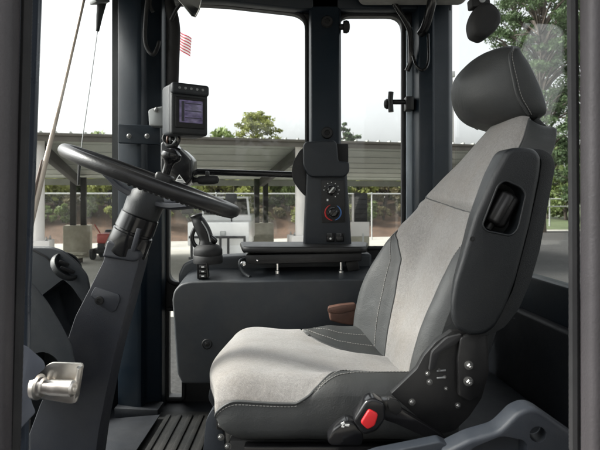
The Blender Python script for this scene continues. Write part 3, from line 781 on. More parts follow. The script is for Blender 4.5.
# lid on chrome posts
lid = thing('folding_work_shelf', 'black folding shelf on chrome posts on top of the side console', 'shelf', P(300, 262, 1.98))
pts = [P(240, 249.5, 2.09), P(362, 244.5, 2.09), P(368, 246, 2.06), P(367, 251.5, 1.90), P(362, 253.5, 1.885), P(300, 255, 1.88), P(250, 256, 1.885), P(242, 255, 1.90)]
zl = 2.789
tp = prism_w([V((p.x, p.y, zl)) for p in pts], V((0, 0, .024)), .009, 4)
obj('shelf_top', tp, M['black'], lid)
obj('shelf_tray', prism(round_poly([(245, 255), (362, 252.5), (362, 261), (340, 262.5), (250, 264.5), (246, 262)], 2), 1.90, 2.08, .005), M['black'], lid)
obj('shelf_brace', prism([(252, 262), (358, 260), (358, 266), (252, 268)], 2.03, 2.06, .004), M['rubber'], lid)
for x in (277.5, 341):
    q = obj('post', T([P(x, 258, 1.94), P(x, 275, 1.94)], .0055, 14), M['chrome'], lid)
    obj('post_nut', LA(P(x, 275.5, 1.94), (0, 0, 1), [(0, .0125), (.006, .0125), (.008, .010), (.018, .0095), (.020, .006)], 14), M['chrome'], q)
obj('hinge', LA(P(243.5, 263.5, 1.905), (0, -1, 0), [(0, .010), (.01, .010), (.012, .007)], 16), M['chrome'], lid)
obj('rivet', LA(P(257.5, 260.5, 1.899), (0, -1, 0), [(0, .0032), (.003, .0032), (.004, .002)], 12), M['chrome'], lid)
obj('cable_clamp', prism(round_poly([(345, 262), (358, 259), (360, 270), (348, 272)], 2), 1.95, 1.98, .005), M['black'], lid)

# joystick -------------------------------------------------------------
js = thing('joystick', 'black loader control joystick on a round boot at the console end', 'joystick', P(208, 263, 1.93))
obj('boot', LA(P(208, 263, 1.93), (0, 0, 1), [(0, .052), (.004, .054), (.026, .054), (.030, .051), (.033, .053), (.050, .053), (.056, .050), (.066, .040), (.070, .030)], 36), M['rubber'], js)
g = smooth_pts([P(206, 249, 1.93), P(206.5, 240, 1.93), P(204, 232, 1.93), P(200, 224, 1.93), P(197.5, 219, 1.93), P(196, 214, 1.93)], 6)
n_ = len(g); gr = [interp([(0, .030), (.2, .026), (.45, .027), (.7, .024), (.85, .020), (.95, .024), (1, .016)], i / (n_ - 1)) for i in range(n_)]
gp = obj('grip', T(g, gr, 20), M['black'], js)
obj('hand_guard', T(smooth_pts([P(195, 228, 1.93), P(192, 236, 1.93), P(194, 244, 1.93), P(200, 249, 1.93)], 6), .008, 12), M['gloss'], gp)
obj('trigger', LA(P(213.5, 240.5, 1.93), (-.6, -.3, .4), [(-.012, .009), (0, .015), (.02, .016), (.026, .010)], 16), M['gloss'], gp)
obj('grip_seam', T(smooth_pts([P(201.5, 221, 1.905), P(207.5, 231, 1.903), P(210.5, 242, 1.902)], 5), .0025, 8), M['alu'], gp)

# climate tower ---------------------------------------------------------
TY = 2.0
tw = thing('climate_tower', 'dark grey upright climate control tower in front of the window post', 'control tower', P(329, 250, 2.03))
tb_ = obj('tower_body', prism([(306, 172), (347, 172), (352, 248), (303, 248)], TY, 2.07, .012, 4), M['plastic_teal'], tw)
hd_o = round_poly([(303, 145), (306, 141.5), (334, 140), (337, 143), (338.5, 161), (349.5, 162), (349.5, 172), (345, 177), (309, 177), (303, 166)], [3, 3, 3, 3, 2, 3, 3, 5, 5, 3])
obj('tower_head', prism(hd_o, TY - .022, 2.07, .012, 4), M['plastic_teal'], tw)
obj('head_pocket', prism([(334, 143.5), (348.5, 143.5), (348.5, 168), (334, 168)], 2.03, 2.068, .006), M['rubber'], tw)
chk = [(306, 146), (300, 150), (293.5, 161), (291.5, 171), (293, 181), (300, 191), (306, 197)]
obj('rail_socket', prism(round_poly(chk, 3), TY + .005, 2.06, .010, 3), M['rubber'], tw)
pn = obj('control_panel', prism(round_poly([(321, 180), (344.5, 180), (345.5, 222), (322, 223)], 1), TY - .004, TY + .01, .0015), M['black'], tw)
def dial(cx, cy, r, name):
    d = obj(name, LA(P(cx, cy, TY - .004), (0, -1, 0), [(0, r * 1.05), (.003, r * 1.02), (.004, r * .82), (.020, r * .72), (.022, r * .6), (.0225, 0.0005)], 28), M['gloss'], pn, angle=30)
    obj('pointer', B(P(cx, cy, TY - .027) , (r * .28, .004, r * 1.35), .001, rot=Matrix.Rotation(R(40), 3, 'Y')), M['white'] if name == 'fan_dial' else M['gloss'], d)
    return d
fd = dial(331.5, 190, .021, 'fan_dial'); td = dial(333, 212.5, .021, 'temperature_dial')
bm = bmesh.new()
for k in range(9):
    a = R(-60 + 240 * k / 8 ); c = P(331.5, 190, TY - .0052) + V((math.cos(a), 0, math.sin(a))) * .029
    box(bm, c, (.0026 if k % 2 else .0042, .0016, .0034), rot=Matrix.Rotation(-a, 3, 'Y'))
obj('scale_marks', bm, M['white'], pn)
obj('indicator_mark', B(P(327.5, 200, TY - .0052), (.006, .0014, .008)), M['white'], pn)
def arc(a0, a1, m, name):
    bm = bmesh.new(); c = P(333, 212.5, TY - .0053); ps = []
    for k in range(15):
        a = R(a0 + (a1 - a0) * k / 14); ps.append(c + V((math.cos(a), 0, math.sin(a))) * .030)
    tube(bm, ps, [.0012 + .0022 * (1 - k / 14) for k in range(15)], 8); return obj(name, bm, m, pn)
arc(200, 110, M['redprint'], 'warm_scale'); arc(200, 265, M['redprint'], 'warm_scale'); arc(-10, 60, M['blueprint'], 'cool_scale'); arc(-10, -75, M['blueprint'], 'cool_scale')
for x, on in ((330.5, 1), (340, 0)):
    s_ = obj('rocker', prism([(x - 4, 233), (x + 4, 233), (x + 4, 242), (x - 4, 242)], TY - .006, TY + .004, .002), M['gloss'], tw)
    obj('rocker_paddle', prism([(x - 3, 237), (x + 3, 236.6), (x + 3, 241), (x - 3, 241)], TY - .011, TY - .004, .002), M['black'], s_)
    if on: obj('rocker_mark', LA(P(x, 238.6, TY - .011), (0, -1, 0), [(-.001, .004), (.0006, .004)], 12), M['white'], s_)
# grab rail
gl = obj('grab_rail', T([P(186, 171.3, 2.06), P(240, 173, 2.06), P(302, 175, 2.06)], .0125, 16), M['gloss'], None, P(240, 173, 2.06))
tag(gl, 'straight black grab rail running across the side window to the climate tower', 'grab rail')
gs = [P(189, 171.5, 2.06), P(193, 171.6, 2.06)]
obj('rail_collar', T(gs, .018, 16), M['rubber'], gl)

# ------------------------------------------------------------------ steering column
WY = 1.40
wc_ = P(153.5, 181.5, WY); th_ = R(20.5)
nrm = V((math.sin(th_), 0, math.cos(th_))); uu = V((math.cos(th_), 0, -math.sin(th_))); vv = V((0, 1, -.036)).normalized()
Rw = (P(233.5, 212, WY) - P(74, 151, WY)).length / 2; nrm = uu.cross(vv)
colm = thing('steering_column', 'dark grey tilting steering column with black steering wheel and spinner knob', 'steering column', V((-.72, WY, FLOOR)))
rim_pts = [wc_ + (uu * math.cos(a) + vv * math.sin(a)) * Rw for a in [2 * math.pi * k / 96 for k in range(96)]]
wh = obj('steering_wheel', T(rim_pts, .0165, 16, closed=True), mat('wheel_rubber', (.014, .014, .015), .36, var=.15, bump=.25, bscale=350, dirt=DUST, dirt_amt=.3, dscale=8), colm)
bm = bmesh.new()                                         # finger ridges under the rim
for k in range(0, 40):
    a = -1.5 + k * .055; c = wc_ + (uu * math.cos(a) + vv * math.sin(a)) * Rw - nrm * .0125
    bmesh.ops.create_icosphere(bm, subdivisions=2, radius=.0075, matrix=Matrix.Translation(c))
obj('rim_grips', bm, wh.data.materials[0], wh)
hub = wc_ - nrm * .040
obj('hub', LA(hub, nrm, [(-.062, .044), (-.056, .049), (-.02, .050), (-.012, .046), (.0, .045), (.010, .038), (.014, .004)], 36), M['arm'], wh)
for a in (R(180), R(60), R(-15)):
    d = uu * math.cos(a) + vv * math.sin(a); s_ = nrm.cross(d)
    ps = smooth_pts([hub + d * .03 - nrm * .012, hub + d * .08 - nrm * .004, hub + d * (Rw * .70) + nrm * .030, wc_ + d * Rw - nrm * .004], 5)
    bm = bmesh.new(); m_ = len(ps); prev = None
    for i, p in enumerate(ps):
        wd = .024 - .008 * i / (m_ - 1); t_ = .008
        rg = [bm.verts.new(p + s_ * (wd * cx) + nrm * (t_ * cz)) for cx, cz in ((-1, -.6), (-.8, -1), (.8, -1), (1, -.6), (1, .6), (.8, 1), (-.8, 1), (-1, .6))]
        if prev:
            for k in range(8): bm.faces.new([prev[k], prev[(k + 1) % 8], rg[(k + 1) % 8], rg[k]])
        else: bm.faces.new(rg[::-1])
        prev = rg
    bm.faces.new(prev)
    obj('spoke', bm, M['plastic_grey'], wh)
# spinner knob on the far rim
kb = wc_ + (uu * math.cos(R(99)) + vv * math.sin(R(99))) * Rw
kd = V((.30, 0, 1)).normalized()
sk = obj('spinner_knob', LA(kb + nrm * .010, kd, [(0, .012), (.02, .013), (.045, .014), (.056, .018), (.064, .028), (.072, .032), (.084, .030), (.094, .018), (.1, .002)], 28), M['gloss'], wh)
obj('knob_clamp', B(kb + nrm * .006, (.055, .05, .042), .01, 3, rot=Matrix.Rotation(th_, 3, 'Y')), M['black'], wh)
# collar
cl0 = P(141, 214, WY); cl1 = P(124, 255, WY)
cax = (cl1 - cl0).normalized(); L_ = (cl1 - cl0).length
obj('collar', LA(cl0, cax, [(0, .044), (.005, .051), (L_ * .38, .053), (L_ * .40, .0505), (L_ * .44, .0505), (L_ * .46, .054), (L_ * .92, .056), (L_, .05)], 40), M['gloss'], colm)
obj('clamp_slot', prism([(136.5, 228), (141, 229), (134.5, 252), (130, 250.5)], WY - .0565, WY - .045, .002), M['plastic_grey'], colm)
# pod
pod = [(108, 240), (116, 242), (139, 252), (139, 263), (133, 285), (126, 312), (115, 352), (107, 389), (99, 430), (93, 475), (14, 475), (40, 405), (66, 345), (75, 317), (90, 288), (104, 260), (106, 247)]
obj('column_housing', prism(round_poly(pod, 4, 3), WY - .045, WY + .035, .012, 4), M['plastic_grey'], colm)
obj('housing_cap', prism(round_poly([(107, 240), (139, 251.5), (139.5, 259), (134, 262), (102, 257)], 3), WY - .052, WY + .04, .008, 3), M['plastic_grey'], colm)
cv = obj('cover_plate', prism(round_poly([(90, 296), (94.5, 287), (119, 294.5), (120, 300), (115.5, 311), (111, 312.5)], 2), WY - .0495, WY - .043, .002), M['plastic_grey'], colm)
obj('screw', LA(P(99.5, 300.5, WY - .0495), (0, -1, 0), [(0, .0115), (.003, .011), (.0035, .006), (.001, .0055)], 20), M['black'], cv)
# control lever below the monitor
lv = thing('column_lever', 'stubby black control lever with rounded end below the grab rail', 'lever', P(195, 180, 1.9))
obj('lever_arm', T(smooth_pts([P(186, 181, 1.92), P(195, 180, 1.9), P(200, 179.8, 1.9)], 4), .010, 12), M['black'], lv)
e0, e1 = P(197.5, 180.3, 1.9), P(219, 179.6, 1.9)
obj('lever_end', LA(e0, (e1 - e0), [(0, .008), (.004, .0145), (.02, .0165), (.06, .0165), (.074, .013), (.0785, .004)], 24), M['rubber'], lv)
obj('lever_tab', prism([(205, 171), (208.5, 171), (209, 176.5), (205, 176.5)], 1.89, 1.91, .003), M['black'], lv)
# black gear selector housing with the warning triangle
gs_ = thing('switch_housing', 'black angular switch housing with a white warning triangle below the monitor', 'switch housing', P(176, 188, 1.86))
hs_o = round_poly([(160, 142), (171, 139), (176, 147), (182, 149), (191.5, 158), (192.5, 178), (187, 185), (176, 189), (165, 189), (160, 170)], 3)
hh = obj('housing', prism(hs_o, 1.85, 1.95, .010, 3), M['gloss'], gs_)
tri = obj('warning_triangle', prism([(179.3, 174.4), (185.8, 183), (173.2, 184)], 1.8475, 1.8492, .0003), M['white'], hh)
obj('triangle_symbol', prism([(179.2, 175.6), (181.5, 178.6), (177.2, 178.9)], 1.8467, 1.8474), M['black'], tri)
bm = bmesh.new(); prism([(177, 180.3), (182.4, 180), (182.6, 180.8), (177, 181.1)], 1.8467, 1.8474, bm=bm); prism([(176.3, 182), (183.4, 181.7), (183.8, 182.5), (176, 182.8)], 1.8467, 1.8474, bm=bm)
obj('triangle_lettering', bm, M['alu'], tri)
obj('edge_band', T(smooth_pts([P(181, 149, 1.849), P(187.5, 155, 1.849), P(191.3, 159.5, 1.849)], 4), .004, 8), M['alu'], hh)
obj('wiring', T(smooth_pts([P(163, 138, 1.86), P(168, 146, 1.84), P(176, 143, 1.85), P(172, 137, 1.87)], 6), .006, 8), M['rubber'], hh)
for k in range(5):
    ps = [P(166 + k * 2.6 + random.uniform(-2, 2), 133, 1.87), P(165 + k * 3 + random.uniform(-3, 3), 139, 1.845), P(167 + k * 2.5 + random.uniform(-3, 3), 145, 1.85), P(166 + k * 2 + random.uniform(-3, 3), 153, 1.87)]
    obj('wiring', T(smooth_pts(ps, 5), .004, 8), [M['rubber'], M['brown'], M['rubber'], M['alu'], M['rubber']][k], hh)

# monitor ----------------------------------------------------------------
mo = thing('display_monitor', 'dark grey monitor with purple screen and row of buttons on the front pillar', 'monitor', P(182, 137, 1.84))
# frame turned towards the seat: local axes
mu = (P(206.5, 92, 1.80) - P(167, 82, 1.88)); mc = P(188, 110.5, 1.84)
ux = V((math.cos(R(32)), math.sin(R(32)), 0)); uz = V((.0, 0, 1)); uy = uz.cross(ux)          # uy points into the case
rot = Matrix((ux, uy, uz)).transposed()
def MB(c, s, bev, m_, name, par, seg=3):
    return obj(name, B(mc + rot @ V(c), s, bev, seg, rot=rot), m_, par)
case = MB((0, .042, 0), (.136, .090, .182), .014, M['plastic'], 'housing', mo, 4)
MB((0, -.008, -.004), (.134, .026, .172), .010, M['arm'], 'front_bezel', mo, 3)
MB((0, -.018, .070), (.137, .030, .040), .010, M['plastic'], 'button_hood', mo, 3)
MB((0, -.0225, -.012), (.108, .006, .108), .004, M['rubber'], 'screen_surround', mo)
scm = bpy.data.materials.new('monitor_screen'); scm.use_nodes = True
nt = scm.node_tree; b = nt.nodes['Principled BSDF']; tc = nt.nodes.new('ShaderNodeTexCoord')
br = nt.nodes.new('ShaderNodeTexNoise'); br.inputs['Scale'].default_value = 42; br.inputs['Detail'].default_value = 4
mp = nt.nodes.new('ShaderNodeMapping'); mp.inputs['Scale'].default_value = (1, 1, 1.9)
nt.links.new(tc.outputs['Object'], mp.inputs['Vector']); nt.links.new(mp.outputs['Vector'], br.inputs['Vector'])
rp = nt.nodes.new('ShaderNodeValToRGB'); rp.color_ramp.elements[0].position = .4; rp.color_ramp.elements[1].position = .65
rp.color_ramp.elements[0].color = (.050, .042, .080, 1); rp.color_ramp.elements[1].color = (.125, .105, .19, 1)
nt.links.new(br.outputs['Fac'], rp.inputs['Fac']); nt.links.new(rp.outputs['Color'], b.inputs['Emission Color']); b.inputs['Emission Strength'].default_value = .24
b.inputs['Base Color'].default_value = (.02, .018, .03, 1); b.inputs['Roughness'].default_value = .15
sc_ = MB((.002, -.0262, -.008), (.084, .002, .078), .0005, scm, 'screen', mo)
dk = mat('screen_dark', (.02, .018, .035), .2)
bm = bmesh.new()
for c, s in (((-.028, -.0275, -.008), (.010, .0006, .070)), ((.01, -.0275, .020), (.06, .0006, .003)), ((.01, -.0275, -.006), (.06, .0006, .003)), ((.01, -.0275, -.030), (.06, .0006, .003))):
    box(bm, mc + rot @ V(c), s, rot=rot)
obj('screen_rows', bm, dk, sc_)
for k in range(5):
    c = mc + rot @ V((-.042 + .021 * k, -.033, .071))
    b_ = obj('button', LA(c, -uy, [(-.003, .0048), (.002, .0046), (.003, .003)], 14), M['alu'], mo)
pl = obj('mounting_plate', prism(round_poly([(118, 124), (160, 125.5), (160, 144.5), (118, 143)], 1), 1.955, 1.975, .003), M['navy'], mo)
for x in (129, 147): bolt('bolt', P(x, 136, 1.955), (0, -1, 0), .0072, .006, pl)
obj('mounting_bracket', prism(round_poly([(148, 110), (154, 107.5), (163, 106), (163, 126), (149, 126)], 2), 1.90, 1.96, .004), M['alu'], mo)
bolt('bolt', P(156.5, 110, 1.90), (0, -1, 0), .008, .008, mo)

# mirrors -----------------------------------------------------------------
mi = thing('interior_mirror', 'small rectangular interior mirror reflecting foliage, hung at the pillar top', 'mirror', P(190, 2, 1.9))
q = [P(172, -8, 1.9), P(192, 16, 1.905), P(195, 16.8, 1.905), P(199, 9, 1.902), P(204, -14, 1.895)]
nq = (q[2] - q[0]).cross(q[4] - q[0]).normalized()
if nq.y > 0: nq = -nq
bk_ = prism_w([p - nq * .002 for p in q], -nq * .014, .004, 3); obj('mirror_shell', bk_, M['black'], mi)
cen = sum(q, V((0, 0, 0))) / 5
obj('mirror_glass', prism_w([cen + (p - cen) * .93 - nq * .003 for p in q], nq * .002), M['mirror'], mi, smooth=False)
obj('mirror_rim', T([p for p in q], .0022, 8, closed=True), M['chrome'], mi)
obj('mirror_arm', T(smooth_pts([P(182, 2, 1.95), P(176, 10, 1.97), P(171, 20, 1.99)], 4), .007, 10), M['black'], mi)

ml = thing('rear_mirror', 'black teardrop mirror housing hanging from the roof behind the headrest', 'mirror', P(487, 0, 1.5))
def ML(z_, pts_): return [P(x, y, z_) for x, y in pts_]
mo_ = round_poly([(480, 2), (492, 0), (502, 9), (503.5, 20), (497, 30), (485, 38.5), (474, 34), (471.5, 22), (474, 12)], 4)
obj('mirror_shell', prism(mo_, 1.47, 1.54, .020, 5), M['rubber'], ml)
obj('mirror_rim', T([P(x, y, 1.475) for x, y in round_poly([(482, 6), (492, 4), (499, 12), (497, 24), (487, 33), (480, 28), (478, 14)], 4)], .0028, 8, closed=True), M['black'], ml)
obj('mirror_arm', T(smooth_pts([P(485, 6, 1.5), P(483, -4, 1.5), P(478, -18, 1.5), P(470, -60, 1.5)], 4), .009, 10), M['black'], ml)
obj('arm_clamp', prism(round_poly([(471, -3), (490, -4), (491, 5), (472, 7)], 2), 1.48, 1.52, .005), M['rubber'], ml)
obj('clamp_screw', LA(P(482, 0, 1.478), (0, -1, 0), [(0, .009), (.005, .009), (.006, .005)], 14), M['alu'], ml)

# ------------------------------------------------------------------ left-hand dash and door hardware
ds = thing('front_dash', 'grey teal moulded front dash with a round air vent by the windscreen', 'dashboard', P(55, 350, 1.6))
do = round_poly([(10, 246), (52, 246.5), (63, 250), (77, 261), (88, 275), (91, 290), (89, 312), (80, 350), (60, 372), (10, 380)], 4)
vh = ellipse(68.5, 264.5, 9.5, 10.5)
rc = round_poly([(41, 296), (63, 279), (72, 287), (83, 303), (78, 330), (66, 352), (50, 330)], 3)
bd = cut(prism2(do, 1.50, 1.66, .015, 4), prism_w([P(x, y, 1.50) - V((0, .02, 0)) for x, y in rc], V((0, .14, 0))))
dbo = obj('dash_body', bd, M['plastic_teal'], ds, angle=32)
vc = P(69, 264, 1.50)
vd = V((.72, -.38, .58)).normalized()
vt = obj('air_vent', LA(vc + vd * -.016, vd, [(0, .047), (.010, .045), (.0135, .042), (.0135, .038), (.002, .035), (-.004, .001)], 32), M['arm'], ds)
vu = vd.orthogonal().normalized(); vw = vd.cross(vu)
for k in (-1, 0, 1):
    c = vc + vd * -.004 + vu * (.019 * k)
    rt = Matrix((vu, vw, vd)).transposed()
    obj('vent_fin', B(c, (.006, .056 - .012 * abs(k), .010), .002, rot=rt @ Matrix.Rotation(R(25), 3, 'Y')), M['rubber'], vt)
obj('dash_seam', T([P(33, 250, 1.499), P(46, 257, 1.499), P(52, 263, 1.499)], .003, 6), M['rubber'], dbo)
# curved side panel
ao = round_poly([(8, 270), (33, 283), (48, 302), (62, 325), (72, 345), (76, 366), (75, 385), (68, 398), (8, 402)], 5)
ah = ellipse(42, 373, 19, 21, 28)
obj('kick_panel', cut(prism2(ao, 1.22, 1.34, .016, 4), prism_w([P(x, y, 1.22) - V((0, .03, 0)) for x, y in ah], V((0, .13, 0)))), M['plastic_teal'], ds, angle=32)

lt = thing('door_latch', 'bright zinc door latch striker pin on a grey bracket by the left door post', 'latch', P(40, 400, .93))
bo = [(12, 340), (19, 343), (28, 347), (44, 361), (45.5, 368), (38, 374), (31.5, 384), (30, 395), (33, 406), (36, 412), (24, 425), (12, 440)]
obj('latch_bracket', prism2(round_poly(bo, 3), .92, .96, .006, 3), M['bracket'], lt)
bm = prism(round_poly([(34, 379), (47, 365), (52, 362.5), (82, 363.5), (83, 366), (78.5, 396), (76, 403), (70, 404), (36, 398)], 2.5), .955, .960, .0015)
sp_ = obj('striker_plate', bm, M['zinc'], lt)
obj('plate_lip', prism_w([P(81, 363.5, .956), P(83.2, 366, .956), P(79.5, 395, .956), P(77, 396, .956)], V((0, -.020, 0)), .001), M['zinc'], sp_)
p0, p1 = P(33, 386.5, .935), P(77.5, 388.5, .925)
obj('striker_pin', LA(p0, p1 - p0, [(0, .012), (.004, .0215), (.012, .0225), (.014, .017), (.020, .0165), (.022, .0125), (.034, .0125), (.035, .0138), (.076, .0142), (.079, .011), (.0795, .006), (.076, .005)], 36), M['zinc'], lt, angle=30)
obj('brass_bush', LA(P(16, 385, .945), (1, 0, 0), [(0, .012), (.02, .012)], 20), mat('brass', (.55, .33, .10), .4, 1.0, var=.2), lt)

# wiper and hanging aerial outside the windscreen -------------------------
wpt = [on_ws(90, -30, .05), on_ws(84, 0, .05), on_ws(62, 95, .05), on_ws(46, 160, .045), on_ws(38.5, 192, .04), on_ws(28, 236, .04)]
wi = thing('wiper', 'pale tan windscreen wiper slanting down the front glass by the left post', 'wiper', wpt[-1])
obj('wiper_arm', T(wpt, [.0055, .0055, .0066, .0095, .0105, .0105], 10), mat('wiper_paint', (.50, .42, .36), .45, .2, var=.1), wi)
obj('wiper_blade', T([p + V((-.010, -.010, 0)) for p in wpt[3:]], [.003, .007, .007], 8), mat('wiper_rubber', (.16, .11, .09), .6), wi)
a0 = [on_ws(104, -12, .12), on_ws(102, 2, .12), on_ws(99.5, 16, .12), on_ws(97.5, 31, .12)]
an = thing('whip_aerial', 'thin whip aerial with a black tapered base hanging outside the windscreen', 'aerial', a0[0])
obj('aerial_base', T(a0, [.021, .019, .013, .007], 12), M['rubber'], an)
obj('aerial_whip', T([a0[-1], on_ws(91, 80, .12), on_ws(82.5, 138, .12), on_ws(79.5, 165, .12)], .0022, 6), M['alu'], an)
obj('aerial_tip', T([on_ws(79.6, 162, .12), on_ws(78, 185, .12)], [.007, .004], 8), M['black'], an)
ab = obj('aerial_bracket', prism_w([on_ws(95, -3, .08), on_ws(110, -3, .08), on_ws(110, 2.2, .08), on_ws(96, 2.2, .08)], wn * .05, .003), M['alu'], an)
# ------------------------------------------------------------------ outdoors
def Gd(px, py, z=0.0):
    Y = (EYE - z) * F / (py - HY); return P(px, py, Y)
def ground_mat(name, col, speck, var=.12, vs=.6, bs=40):
    m = mat(name, col, .85, var=var, vscale=vs, spec=.25, dirt=tuple(c * .72 for c in col), dirt_amt=.6, dscale=.35, bump=.4, bscale=bs)
    nt = m.node_tree; N = nt.nodes; L = nt.links; b = N['Principled BSDF']; old = b.inputs['Base Color'].links[0].from_socket
    tc = N.new('ShaderNodeTexCoord'); n = N.new('ShaderNodeTexNoise'); n.inputs['Scale'].default_value = 9; n.inputs['Detail'].default_value = 8; n.inputs['Roughness'].default_value = .8
    L.new(tc.outputs['Object'], n.inputs['Vector'])
    r = N.new('ShaderNodeValToRGB'); r.color_ramp.elements[0].position = .38; r.color_ramp.elements[1].position = .62
    r.color_ramp.elements[0].color = (1 - speck,) * 3 + (1,); r.color_ramp.elements[1].color = (1 + speck,) * 3 + (1,)
    L.new(n.outputs['Fac'], r.inputs['Fac'])
    mx = N.new('ShaderNodeMixRGB'); mx.blend_type = 'MULTIPLY'; mx.inputs['Fac'].default_value = 1
    L.new(old, mx.inputs['Color1']); L.new(r.outputs['Color'], mx.inputs['Color2']); L.new(mx.outputs['Color'], b.inputs['Base Color'])
    return m
M['concrete'] = ground_mat('pale_concrete', (.32, .31, .28), .10)
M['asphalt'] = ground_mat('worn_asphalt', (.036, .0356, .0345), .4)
M['plinth'] = mat('plinth_concrete', (.36, .34, .27), .85, var=.15, vscale=3, dirt=(.22, .2, .15), dirt_amt=.6, dscale=2)
M['whitepaint'] = mat('white_paint', (.72, .69, .66), .6, var=.05, vscale=3, dirt=(.45, .4, .36), dirt_amt=.4, dscale=1.5)
M['ceiling'] = mat('roof_underside', (.38, .40, .365), .6, .0, var=.06, vscale=2, dirt=(.35, .35, .3), dirt_amt=.5, dscale=.8)
M['roofmetal'] = mat('roof_sheet', (.33, .345, .31), .55, .0, var=.08, vscale=2, dirt=(.2, .2, .17), dirt_amt=.5, dscale=.8)
M['fascia'] = mat('fascia_metal', (.105, .095, .08), .55, var=.12, vscale=3, dirt=(.06, .05, .04), dirt_amt=.5, dscale=1)
M['darksteel'] = mat('dark_steel', (.018, .016, .014), .65, var=.2, vscale=3)
M['earth'] = ground_mat('leaf_litter', (.085, .052, .034), .6, var=.35, vs=1.2)
M['galv'] = mat('galvanised', (.48, .49, .48), .5, .3, var=.1)
M['bark'] = mat('bark', (.060, .048, .038), .9, var=.35, vscale=6, bump=.8, bscale=30)
M['blackpaint'] = mat('black_paint', (.015, .015, .016), .4, var=.1)
M['truckwhite'] = mat('truck_paint', (.80, .80, .79), .3, var=.03, coat=.4, dirt=(.5, .48, .44), dirt_amt=.3, dscale=1.5)
M['tyre'] = mat('tyre', (.02, .02, .02), .8, var=.2)
M['mower'] = mat('mower_red', (.38, .07, .055), .45, var=.15, vscale=4)
def leaf_mat(name, col, var=.4):
    m = mat(name, col, .6, var=var, vscale=1.3, spec=.3)
    b = m.node_tree.nodes['Principled BSDF']
    nt = m.node_tree; L = nt.links; o = nt.nodes['Material Output']
    tl = nt.nodes.new('ShaderNodeBsdfTranslucent'); L.new(b.inputs['Base Color'].links[0].from_socket, tl.inputs['Color'])
    mx = nt.nodes.new('ShaderNodeMixShader'); mx.inputs['Fac'].default_value = .3
    L.new(b.outputs[0], mx.inputs[1]); L.new(tl.outputs[0], mx.inputs[2]); L.new(mx.outputs[0], o.inputs['Surface'])
    return m
M['leaf_y'] = leaf_mat('leaf_yellow_green', (.215, .235, .07))
M['leaf_g'] = leaf_mat('leaf_green', (.12, .16, .05))
M['leaf_o'] = leaf_mat('leaf_olive', (.17, .15, .08))
M['needle'] = leaf_mat('pine_needles', (.062, .098, .042))

# ground sheet, dark yard, bank
gm = bmesh.new(); gv = [gm.verts.new((x, y, 0)) for x, y in ((-900, -900), (900, -900), (900, 900), (-900, 900))]; gm.faces.new(gv)
structure(obj('ground', gm, M['concrete'], smooth=False))
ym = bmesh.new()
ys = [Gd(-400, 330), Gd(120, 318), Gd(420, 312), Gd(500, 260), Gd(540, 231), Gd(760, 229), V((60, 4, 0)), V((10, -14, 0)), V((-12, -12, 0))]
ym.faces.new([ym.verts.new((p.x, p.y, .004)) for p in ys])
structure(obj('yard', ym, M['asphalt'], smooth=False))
U = V((.968, .25, 0)); W = V((-.25, .968, 0))       # along the shed / towards its back
A0 = V((-8.8, 17.5, 0))                                # first front column
def SH(u, w_, z): return A0 + U * u + W * w_ + V((0, 0, z))
# bank behind the shed
bv = []; bf = []; NU, NWb = 60, 16
for i in range(NU + 1):
    for j in range(NWb + 1):
        u = -26 + 60.0 * i / NU; w_ = 15.0 + 22.0 * j / NWb
        t = j / NWb
        z = 2.7 * (1 / (1 + math.exp(-(t - .28) * 14)) - 0.019) * (1 if j else 0) + (.35 * mnoise.noise(V((u * .35, w_ * .35, 0))) * min(1, j / 3) if j else -.05)
        bv.append(SH(u, w_, z * max(0, min(1, (34 - u) / 5)) - (.02 if u > 33 else 0)))
for i in range(NU):
    for j in range(NWb):
        a = i * (NWb + 1) + j; bf.append((a, a + NWb + 1, a + NWb + 2, a + 1))
structure(mesh_pd('bank', bv, bf, M['earth'], angle=80))
def bank_z(u, w_):
    t = max(0, (w_ - 15) / 22); return max(0, 2.7 * (1 / (1 + math.exp(-(t - .28) * 14)) - .019)) if w_ > 15 else 0
# grass strip beyond the yard on the right
gr = bmesh.new(); gr.faces.new([gr.verts.new(p) for p in ((14, 45, .008), (140, 45, .008), (240, 400, .008), (40, 400, .008))])
structure(obj('grass_field', gr, mat('grass', (.060, .080, .030), .9, var=.3, vscale=.5), smooth=False))

# equipment shed ---------------------------------------------------------
shed = thing('equipment_shed', 'long open sided metal roofed equipment shed with white front columns and dark rear posts', 'shed', SH(0, 4, 0))
U0, U1, DEP = -9.6, 18.9, 9.3
ZE, ZB = 4.98, 3.82                                    # eave / rear height
def rz(w_): return ZE + (ZB - ZE) * (w_ + .4) / (DEP + .6)
rp_ = [SH(U0, -.45, rz(-.45)), SH(U1, -.45, rz(-.45)), SH(U1, DEP, rz(DEP)), SH(U0, DEP, rz(DEP))]
sd = prism_w(rp_, V((0, 0, .05)))
u = U0 + .1
while u < U1:                                            # standing seams, ends show as dots along the eave
    p0, p1 = SH(u, -.50, rz(-.50) + .085), SH(u, DEP, rz(DEP) + .085)
    d = (p1 - p0); rt = Matrix((U, d.normalized(), U.cross(d.normalized()))).transposed()
    box(sd, (p0 + p1) / 2, (.06, d.length, .075), rot=rt); u += .46
rfo = obj('roof', sd, M['ceiling'], shed, angle=20)
obj('fascia', prism_w([SH(U0, -.47, ZE - .20), SH(U1, -.47, ZE - .20), SH(U1, -.47, ZE + .04), SH(U0, -.47, ZE + .04)], W * .03, .008), M['fascia'], rfo)
obj('gutter', prism_w([SH(U0, -.55, ZE - .02), SH(U0, -.474, ZE - .02), SH(U0, -.474, ZE + .07), SH(U0, -.56, ZE + .07)], U * (U1 - U0), .01), M['fascia'], rfo)
